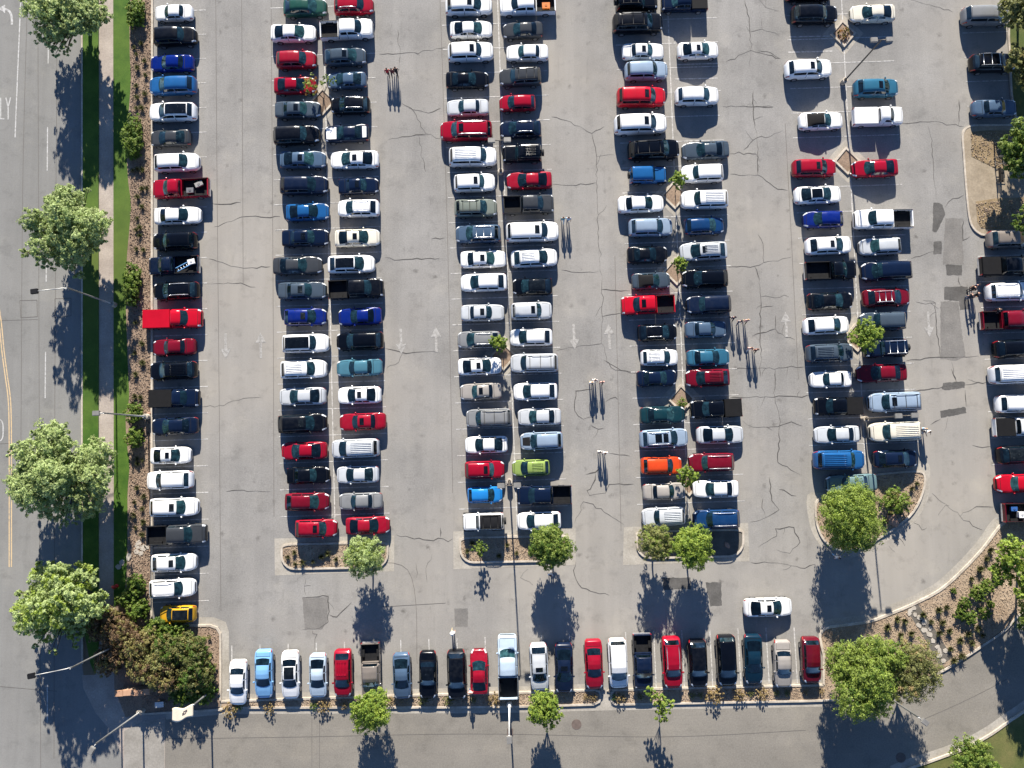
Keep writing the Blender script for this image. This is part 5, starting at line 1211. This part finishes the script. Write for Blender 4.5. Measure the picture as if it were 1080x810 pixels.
lamp_post(920, 724, False, (.5, -.4), 'lamp post poking out of the big tree at the driveway bend', z0=.09)
lamp_post(121, 321.5, False, (-2.75, -.25), 'street lamp with a long arm over the road beside the lawn', z0=.1)
lamp_post(126.5, 678.5, False, (-3.2, -.5), 'street lamp with a long arm rising from purple-brown shrubs', z0=.09)

# ------------------------------------------------------------------ sign wall, flag, hydrant, bench and other street furniture
b = U(139.5, 730.5, 1.5); b.z = .09
rt = bpy.data.objects.new('sign_wall', None); COL.objects.link(rt); rt.location = b; rt.rotation_euler.z = R(3); tag(rt, 'long low stone sign wall with orange sandstone cap below the corner shrubs', 'sign wall')
bm = bmesh.new(); bm_box(bm, -1.65, 1.65, -.24, .24, 0, 1.35); bmesh.ops.bevel(bm, geom=list(bm.edges), offset=.03, segments=1, affect='EDGES'); link('wall', bm_mesh('wall', bm, M['wall_stone']), rt)
for k, (x0, x1) in enumerate(((-1.74, -.9), (-.89, .12), (.13, 1.05), (1.06, 1.74))):
    bm = bmesh.new(); j = random.uniform(-.03, .03); bm_box(bm, x0, x1, -.30 + j, .30 + j, 1.352, 1.50 + random.uniform(-.02, .02)); bmesh.ops.bevel(bm, geom=list(bm.edges), offset=.03, segments=2, affect='EDGES'); link('cap_stone', bm_mesh('cap_stone', bm, M['wall_cap']), rt)
b = U(222, 729, .09)
rt = bpy.data.objects.new('flag_pole', None); COL.objects.link(rt); rt.location = b; tag(rt, 'grey flag pole at the corner bed flying a cream flag', 'flag pole')
bm = bmesh.new(); bm_tube(bm, [(0, 0, 0), (0, 0, 4.0)], [.10, .08], 12); bm_tube(bm, [(0, 0, 0), (0, 0, .3)], .2, 12); link('pole', bm_mesh('pole', bm, M['pole'], True), rt)
bm = bmesh.new(); bmesh.ops.create_uvsphere(bm, u_segments=10, v_segments=8, radius=.1); o = link('finial', bm_mesh('finial', bm, M['pole'], True), rt); o.location = (0, 0, 4.06)
vs, fs, mi = [], [], []; nx, ny = 18, 8
for i in range(nx + 1):
    for j in range(ny + 1):
        u, v = i / nx, j / ny
        vs.append((-.08 - 2.0 * u, .16 * math.sin(u * 7 + v * 1.5) * (.3 + u) - .55 * u - 1.15 * (1 - v), 3.95 - .06 * (1 - v) - .10 * u + .10 * math.sin(u * 8)))
for i in range(nx):
    for j in range(ny):
        a = i * (ny + 1) + j; fs.append((a, a + 1, a + ny + 2, a + ny + 1)); mi.append(1 if 5 <= i <= 9 and 3 <= j <= 5 and (i, j) not in ((5, 3), (9, 5), (7, 4)) else 0)
me = mesh_py('flag', vs, fs, [M['cream'], M['ink']], mi, True)
o = link('flag', me); o.location = b; tag(o, 'cream waving flag with a small dark emblem on the corner pole', 'flag')
mo = o.modifiers.new('thick', 'SOLIDIFY'); mo.thickness = .03
def lathe(prof, seg=16):
    bm = bmesh.new(); rings = [[bm.verts.new((r * math.cos(2 * math.pi * k / seg), r * math.sin(2 * math.pi * k / seg), z)) for k in range(seg)] for r, z in prof]
    for r0, r1 in zip(rings, rings[1:]):
        for k in range(seg): bm.faces.new((r0[k], r0[(k + 1) % seg], r1[(k + 1) % seg], r1[k]))
    bm.faces.new(rings[-1]); return bm
rt = bpy.data.objects.new('fire_hydrant', None); COL.objects.link(rt); rt.location = U(123, 618, .1); tag(rt, 'red fire hydrant in the shaded lawn beside the sidewalk', 'fire hydrant')
link('barrel', bm_mesh('barrel', lathe([(.2, 0), (.2, .05), (.14, .07), (.14, .6), (.19, .62), (.19, .66), (.15, .72), (.08, .80), (.04, .82), (.04, .88)]), M['redmetal'], True), rt)
for sx in (-1, 1):
    bm = bmesh.new(); bm_tube(bm, [(sx * .1, 0, .45), (sx * .26, 0, .45)], .075, 10); link('outlet', bm_mesh('outlet', bm, M['redmetal'], True), rt)
bm = bmesh.new(); bm_tube(bm, [(0, -.1, .4), (0, -.24, .4)], .09, 10); link('outlet', bm_mesh('outlet', bm, M['redmetal'], True), rt)
# utility box
rt = bpy.data.objects.new('utility_box', None); COL.objects.link(rt); rt.location = U(171, 741, .09); rt.rotation_euler.z = R(5); tag(rt, 'small pale utility box on the mulch beside the sign wall', 'utility box')
bm = bmesh.new(); bm_box(bm, -.38, .38, -.22, .22, 0, .6); bmesh.ops.bevel(bm, geom=list(bm.edges), offset=.02, segments=1, affect='EDGES'); link('cabinet', bm_mesh('cabinet', bm, M['fixture']), rt)
bm = bmesh.new(); bm_box(bm, -.43, .43, -.27, .27, .602, .66); link('lid', bm_mesh('lid', bm, M['lens']), rt)
# iron covers
for px, py, r, lab in ((608, 764, .5, 'round iron manhole cover in the driveway past the planter gap'), (950, 799, .5, 'round iron manhole cover in the tree shadow of the driveway bend')):
    o = link('manhole_cover', bm_mesh('manhole_cover', lathe([(r, 0), (r, .012), (r * .93, .016), (r * .9, .013), (r * .5, .014), (.02, .015)], 28), M['iron'])); o.location = U(px, py, .008); tag(o, lab, 'manhole cover')
for px, py in ((330, 648), (537, 768)):
    pass
bm = bmesh.new(); bm_box(bm, -.3, .3, -.35, .35, 0, .03)
for k in range(6): bm_box(bm, -.25, .25, -.3 + k * .105, -.25 + k * .105, .031, .04)
o = link('junction_cover', bm_mesh('junction_cover', bm, M['iron'])); o.location = U(538, 772, .008); tag(o, 'square utility cover in the driveway below the pale lamp post', 'utility cover')
# boulders
def boulder(px, py, r, label, z0=.06):
    bm = bmesh.new(); bmesh.ops.create_icosphere(bm, subdivisions=3, radius=1)
    rng = random.Random(int(px * 10)); off = [Vector((rng.gauss(0, 1), rng.gauss(0, 1), rng.gauss(0, 1))).normalized() for _ in range(9)]
    for v in bm.verts:
        f = 1
        for d in off:
            t = v.co.normalized().dot(d)
            if t > .72: f = min(f, .78 / t)
        v.co *= f
    o = link('boulder', bm_mesh('boulder', bm, M['rock'])); o.location = U(px, py, z0 + r * .2); o.scale = (r * 1.3, r * .85, r * .7); o.rotation_euler.z = rng.uniform(0, 3); tag(o, label, 'boulder')
boulder(941, 549, .62, 'flat reddish boulder at the lower kerb of the teardrop island')
boulder(157, 437, .0 + .28, 'small pale boulder in the street bed beside the lamp post base')
boulder(767, 575, .3, 'grey boulder in the dark bed of the third island')
# bench and bike rack on the paved island
rt = bpy.data.objects.new('bike_rack', None); COL.objects.link(rt); rt.location = U(1053, 164, .13); tag(rt, 'black metal rack with rails on the gravel of the paved island', 'bike rack')
for y in (-1.2, -.4, .4, 1.2):
    bm = bmesh.new(); bm_tube(bm, [(-.45, y, 0), (-.45, y, .85), (.45, y, .85), (.45, y, 0)], .04, 8); link('hoop', bm_mesh('hoop', bm, M['blackmetal'], True), rt)
for x in (-.45, .45):
    bm = bmesh.new(); bm_tube(bm, [(x, -1.3, .12), (x, 1.3, .12)], .04, 8); link('rail', bm_mesh('rail', bm, M['blackmetal'], True), rt)
rt = bpy.data.objects.new('bench', None); COL.objects.link(rt); rt.location = U(1053, 186.5, .11); rt.rotation_euler.z = R(90); tag(rt, 'dark bench standing on the walkway of the paved island', 'bench')
bm = bmesh.new()
for k in range(4): bm_box(bm, -.75, .75, -.26 + k * .135, -.15 + k * .135, .43, .47)
link('seat', bm_mesh('seat', bm, M['blackmetal']), rt)
bm = bmesh.new()
for k in range(3): bm_box(bm, -.75, .75, .29, .33, .55 + k * .14, .65 + k * .14)
link('backrest', bm_mesh('backrest', bm, M['blackmetal']), rt)
for x in (-.6, .6):
    for y in (-.2, .27):
        bm = bmesh.new(); bm_tube(bm, [(x, y, 0), (x, y, .43 if y < 0 else .95)], .035, 8); link('leg', bm_mesh('leg', bm, M['blackmetal'], True), rt)
# loads in the open pickup beds
def on_bed(row, i, lx, ly): 
    r = CAR_AT[(row, i)]; return Matrix.LocRotScale(r.location, r.rotation_euler, r.scale) @ Vector((lx, ly, .68))
def crate(row, i, lx, ly, sx, sy, sz, mat, name, label, rot=0):
    p = on_bed(row, i, lx, ly); rt = bpy.data.objects.new(name, None); COL.objects.link(rt); rt.location = p; rt.rotation_euler.z = CAR_AT[(row, i)].rotation_euler.z + rot; tag(rt, label, 'box', 'loads in pickup beds')
    bm = bmesh.new(); bm_box(bm, -sx, sx, -sy, sy, 0, sz); bmesh.ops.bevel(bm, geom=list(bm.edges), offset=.025, segments=1, affect='EDGES'); link('case', bm_mesh('case', bm, mat), rt)
    bm = bmesh.new(); bm_box(bm, -sx - .02, sx + .02, -sy - .02, sy + .02, sz + .002, sz + .06); link('lid', bm_mesh('lid', bm, mat), rt)
    bm = bmesh.new(); bm_tube(bm, [(-sx * .3, 0, sz + .06), (-sx * .25, 0, sz + .12), (sx * .25, 0, sz + .12), (sx * .3, 0, sz + .06)], .02, 6); link('handle', bm_mesh('handle', bm, M['blackmetal'], True), rt)
CB = plain('blue_plastic', (.03, .10, .30), .4); CO = plain('orange_plastic', (.55, .16, .03), .4); CW = plain('white_plastic', (.7, .7, .7), .4); CG2 = plain('dull_plastic', (.26, .25, .24), .6); CG = plain('grey_plastic', (.13, .13, .14), .6)
crate('A', 7, -1.0, .3, .35, .25, .32, CG, 'storage_box', 'grey storage box in the bed of the red pickup')
crate('A', 7, -1.9, -.35, .4, .22, .28, CG2, 'tool_box', 'dull tool box in the bed of the red pickup', .4)
crate('A', 10, -2.1, -.3, .35, .25, .3, CW, 'storage_box', 'white storage box in the bed of the navy pickup by the street bed', .2)
crate('C2', 0, -1.9, .25, .4, .3, .35, CO, 'storage_box', 'orange storage box in the bed of the white pickup')
crate('F', 13, -1.2, -.2, .3, .3, .4, CW, 'cooler_box', 'white cooler box in the bed of the maroon pickup')
crate('F', 13, -1.9, .4, .3, .2, .3, CB, 'tool_box', 'blue tool box in the bed of the maroon pickup')
p = on_bed('A', 10, -1.4, .1); p.z += .35
rt = bpy.data.objects.new('ladder', None); COL.objects.link(rt); rt.location = p; rt.rotation_euler = (0, -.12, CAR_AT[('A', 10)].rotation_euler.z + .5); tag(rt, 'light blue ladder laid across the bed of the navy pickup', 'ladder', 'loads in pickup beds')
for y in (-.2, .2):
    bm = bmesh.new(); bm_box(bm, -.95, .95, y - .03, y + .03, -.04, .04); link('rail', bm_mesh('rail', bm, plain('ladder_blue', (.12, .30, .55), .4)), rt)
for k in range(6):
    bm = bmesh.new(); bm_tube(bm, [(-.8 + k * .32, -.17, 0), (-.8 + k * .32, .17, 0)], .025, 6); link('rung', bm_mesh('rung', bm, M['chrome'], True), rt)

# ------------------------------------------------------------------ people
def body_pose(stride, arm, lean=0, bend=0):
    """one continuous skinned figure facing +y, feet on z = 0"""
    V, E, Rr = [], [], []
    def add(p, r, to=None):
        V.append(p); Rr.append(r); i = len(V) - 1
        if to is not None: E.append((to, i))
        return i
    pel = add((0, 0, .95), (.15, .11)); sp = add((0, lean * .3, 1.15), (.135, .10), pel); ch = add((0, lean * .7, 1.34), (.16, .115), sp); nk = add((0, lean, 1.48), (.055, .055), ch)
    h0 = add((0, lean + .02, 1.57), (.078, .085), nk); h1 = add((0, lean + .02, 1.67), (.075, .088), h0); add((0, lean + .10, 1.60), (.018, .018), h0)
    for sx in (-1, 1):
        add((sx * .082, lean + .02, 1.61), (.014, .02), h0)
        sh = add((sx * .19, lean * .9, 1.40), (.062, .062), ch); sw = arm * sx
        el = add((sx * .245, lean * .9 + sw * .5 - .02, 1.13), (.045, .045), sh); wr = add((sx * .24, lean + sw + bend * .25, .90 + bend * .22), (.030, .030), el)
        pm = add((sx * .235, lean + sw * 1.08 + bend * .32, .83 + bend * .24), (.036, .020), wr)
        for k, (dy, l) in enumerate(((-.027, .062), (-.009, .075), (.009, .07), (.027, .055))):
            f1 = add((sx * .23, lean + sw * 1.1 + dy + bend * .36, .79 + bend * .25), (.0095, .0095), pm); add((sx * .215, lean + sw * 1.12 + dy * 1.1 + bend * .42, .79 - l + bend * .25), (.008, .008), f1)
        add((sx * .20, lean + sw * 1.1 + .05 + bend * .34, .80 + bend * .25), (.010, .010), pm)
        st = stride * -sx
        hp = add((sx * .095, 0, .90), (.098, .10), pel); kn = add((sx * .10, st * .45 + abs(st) * .15, .50), (.066, .066), hp); an = add((sx * .10, st, .09 + (.06 if st < -.05 else 0)), (.045, .045), kn); add((sx * .105, st + .15, .04 + (.0 if st < -.05 else 0)), (.045, .036), an)
    me = bpy.data.meshes.new('pose'); me.from_pydata(V, E, []); o = bpy.data.objects.new('pose', me); COL.objects.link(o)
    o.modifiers.new('s', 'SKIN')
    for i, r in enumerate(Rr): me.skin_vertices[0].data[i].radius = (r[0] * (1.18 if r[0] > .03 else 1.0), r[1] * (1.15 if r[0] > .03 else 1.0))
    for d in me.skin_vertices[0].data: d.use_root = False
    me.skin_vertices[0].data[0].use_root = True
    sb = o.modifiers.new('d', 'SUBSURF'); sb.levels = 1; sb.render_levels = 1
    dg = bpy.context.evaluated_depsgraph_get(); ev = o.evaluated_get(dg); out = bpy.data.meshes.new_from_object(ev)
    bpy.data.objects.remove(o); bpy.data.meshes.remove(me)
    # where each face belongs: 0 skin, 1 shirt, 2 trousers, 3 shoes
    mi = []
    for p in out.polygons:
        c = p.center
        if abs(c.x) > .165 and c.z < 1.20: mi.append(0)
        elif c.z > 1.455: mi.append(0)
        elif c.z > .93: mi.append(1)
        elif c.z > .09 : mi.append(2)
        else: mi.append(3)
    out.materials.clear()
    for _ in range(4): out.materials.append(M['skin'])
    out.polygons.foreach_set('material_index', mi); out.polygons.foreach_set('use_smooth', [True] * len(mi))
    return out
POSE = [body_pose(.24, .16, .03), body_pose(-.22, -.15, .03), body_pose(.05, .03, .0), body_pose(.04, .02, .06, 1.0)]
def hair_mesh(lean, long_):
    bm = bmesh.new(); bmesh.ops.create_uvsphere(bm, u_segments=14, v_segments=10, radius=1)
    for v in bm.verts:
        z = v.co.z
        v.co.x *= .098; v.co.y = v.co.y * .108 + lean + .008; v.co.z = 1.645 + z * .105
    bmesh.ops.delete(bm, geom=[v for v in bm.verts if v.co.y > lean + .055 and v.co.z < 1.70], context='VERTS')
    bmesh.ops.delete(bm, geom=[v for v in bm.verts if v.co.z < (1.42 if long_ else 1.57)], context='VERTS')
    return bm
CLOTH = {}
def cloth(col):
    if col not in CLOTH:
        c = {'white': (.72, .71, .69), 'red': (.40, .02, .03), 'black': (.012, .012, .014), 'navy': (.02, .03, .08), 'blue': (.06, .16, .34), 'pale blue': (.35, .50, .62), 'pink': (.60, .33, .30), 'grey': (.22, .22, .23), 'khaki': (.28, .23, .15), 'dark': (.03, .03, .035), 'denim': (.05, .08, .15), 'teal': (.12, .32, .34), 'maroon': (.12, .02, .025)}[col]
        CLOTH[col] = plain(col.replace(' ', '_') + '_cloth', c, .9)
    return CLOTH[col]
def person(px, py, face, pose, shirt, trousers, hair, label, group, h=1.0, hat=None, bag=None):
    """px, py: photo pixel of the head; feet are placed under it"""
    hd = U(px, py, 1.68 * h)
    me = POSE[pose].copy(); me.name = 'person'
    me.materials[1] = cloth(shirt); me.materials[2] = cloth(trousers); me.materials[3] = cloth('dark')
    o = link('person', me); o.location = (hd.x, hd.y, .006); o.rotation_euler.z = face; o.scale = (h, h, h)
    tag(o, label, 'person', group)
    lean = [.03, .03, 0, .06][pose]
    bm = hair_mesh(lean, hair == 2)
    hm = bm_mesh('hair', bm, HAIR[hair], True)
    hm.update(); ho = link('hair', hm, o)
    if hat:
        bm = lathe([(.17, 1.66), (.165, 1.675), (.105, 1.68), (.10, 1.75), (.06, 1.775), (.01, 1.78)], 18); x = link('hat', bm_mesh('hat', bm, cloth(hat), True), o); x.location.y = lean + .015
    if bag:
        bm = bmesh.new(); bm_box(bm, -.08, .08, -.17, .17, 0, .34); bmesh.ops.bevel(bm, geom=list(bm.edges), offset=.03, segments=2, affect='EDGES'); bm_tube(bm, [(0, -.1, .33), (0, -.06, .5), (0, .06, .5), (0, .1, .33)], .012, 6)
        bo = link('hand_bag', bm_mesh('hand_bag', bm, cloth(bag))); m = Matrix.LocRotScale(o.location, o.rotation_euler, o.scale)
        bo.location = m @ Vector((.24, .0, .30)); bo.rotation_euler.z = face; tag(bo, f'{bag} bag carried by the person in {shirt} near the cream SUV' if px > 970 else f'{bag} bag carried by the person in a {shirt} shirt', 'bag')
    return o
N_, S2, E_, W_ = 0.0, math.pi, -math.pi / 2, math.pi / 2
G1 = 'people walking in the aisle'
person(407.3, 72, S2 + .05, 0, 'red', 'dark', 0, 'person in a red shirt walking beside two people in dark clothes, first aisle', G1)
person(412.3, 72.3, S2, 1, 'maroon', 'dark', 0, 'person in dark maroon walking in the middle of three, first aisle', G1)
person(416.3, 70.7, S2 - .05, 0, 'black', 'black', 0, 'person all in black, furthest of three from the cars in the first aisle', G1, 1.05)
person(594.3, 229, S2, 0, 'teal', 'pale blue', 1, 'person in a teal top walking past the large white SUV', G1)
person(600, 229, S2, 1, 'pale blue', 'denim', 0, 'person in a pale blue shirt walking second past the large white SUV', G1)
person(624.6, 403, S2 + .1, 0, 'white', 'khaki', 2, 'person in a white shirt walking close beside another in white, centre aisle', G1, 1.03)
person(628.2, 400.3, S2, 1, 'white', 'white', 1, 'person all in white with brown hair, centre aisle', G1)
person(635.5, 402.5, S2, 0, 'pink', 'dark', 1, 'person in a pink top walking alone beside the pair in white, centre aisle', G1, .98)
person(633.3, 476.3, S2, 1, 'white', 'dark', 0, 'slim person in white and dark trousers walking beside another near the third double row', G1, .92)
person(638.7, 477.6, S2, 0, 'white', 'grey', 1, 'person in white with grey trousers walking beside the slim person, nearer the third double row', G1)
person(775.6, 333.8, S2, 0, 'navy', 'dark', 0, 'person in navy leading a line of three beside the slate-blue sedan', G1)
person(782.4, 338, S2, 1, 'grey', 'denim', 0, 'person in grey, middle of three beside the slate-blue sedan', G1)
person(789.5, 336.8, S2, 0, 'pink', 'khaki', 2, 'fair-haired person in pink walking beside the person in grey', G1)
person(793.3, 366.5, S2, 1, 'pink', 'white', 1, 'person in a pink top walking before the steel-blue sedan', G1)
person(799.5, 368, S2, 0, 'maroon', 'khaki', 1, 'person in a maroon top, outer one of the pair before the steel-blue sedan', G1)
G2 = 'people standing behind the far row'
person(1030.5, 303, W_ + .4, 2, 'black', 'dark', 0, 'person in black standing behind the white SUV with rails, far row', G2)
person(1027.2, 311.5, E_ + .3, 3, 'dark', 'denim', 0, 'person in dark clothes reaching out among the group behind the far row', G2)
person(1034.5, 309.5, W_, 3, 'black', 'khaki', 1, 'person in black with khaki trousers, nearest the white SUV in the far row', G2)
person(1033.6, 300, S2, 2, 'navy', 'dark', 0, 'person in navy at the black covered pickup of the far row', G2)
person(1056, 326.5, E_, 2, 'black', 'dark', 1, 'person standing at the side of the dark-red pickup bed, far row', G2)
person(978, 452, S2 - .3, 0, 'pale blue', 'grey', 2, 'person in pale blue walking behind the cream SUV', G1)
person(981.2, 454.8, S2 + .4, 3, 'white', 'dark', 0, 'person in white with arm forward, walking behind the cream SUV', G1, 1.0, None, 'white')
person(476.7, 668.5, S2, 0, 'white', 'khaki', 1, 'person in white standing behind the black SUV of the lower row', None, 1.0, 'white')
person(495.8, 732, S2, 2, 'pink', 'denim', 1, 'person in pink standing in the planter strip beside the red sedan', None)
person(580.8, 607, S2, 1, 'white', 'grey', 0, 'person in white walking in the shadow of the round green island tree', None)
person(886, 588.5, S2, 0, 'white', 'pale blue', 0, 'person in white in the shadow of the teardrop island tree', None)
person(536.8, 743.5, N_, 2, 'white', 'white', 2, 'person in white standing in the planter strip by the pale lamp post', None) if False else None

# ------------------------------------------------------------------ light, sky, camera
EL, AZ = R(23.8), -.057
w = bpy.data.worlds.new('World'); scene.world = w; w.use_nodes = True
nt = w.node_tree; bg = nt.nodes['Background']
sky = nt.nodes.new('ShaderNodeTexSky'); sky.sky_type = 'NISHITA'; sky.sun_disc = False
sky.sun_elevation = EL; sky.sun_rotation = AZ; sky.altitude = 1500; sky.air_density = .60; sky.dust_density = .02; sky.ozone_density = 4.0
nt.links.new(sky.outputs['Color'], bg.inputs['Color']); bg.inputs['Strength'].default_value = .082
sl = bpy.data.lights.new('sun', 'SUN'); sl.energy = 5.0; sl.angle = R(.5); sl.color = (1.0, .935, .83)
so = bpy.data.objects.new('sun', sl); COL.objects.link(so)
d = Vector((-math.sin(AZ) * math.cos(EL), -math.cos(AZ) * math.cos(EL), -math.sin(EL)))
so.rotation_euler = d.to_track_quat('-Z', 'Y').to_euler(); so.location = (0, 60, 60)
cam = bpy.data.cameras.new('camera'); co = bpy.data.objects.new('camera', cam); COL.objects.link(co)
cam.sensor_fit = 'HORIZONTAL'; cam.sensor_width = 36; cam.lens = 36 * FPX / 1080; cam.clip_start = 1; cam.clip_end = 3000
co.location = (0, 0, H); co.rotation_euler = (TILT, 0, 0)
scene.camera = co
vs_ = scene.view_settings; vs_.view_transform = 'Standard'; vs_.look = 'None'; vs_.exposure = 1.42; vs_.gamma = 1; vs_.use_curve_mapping = False
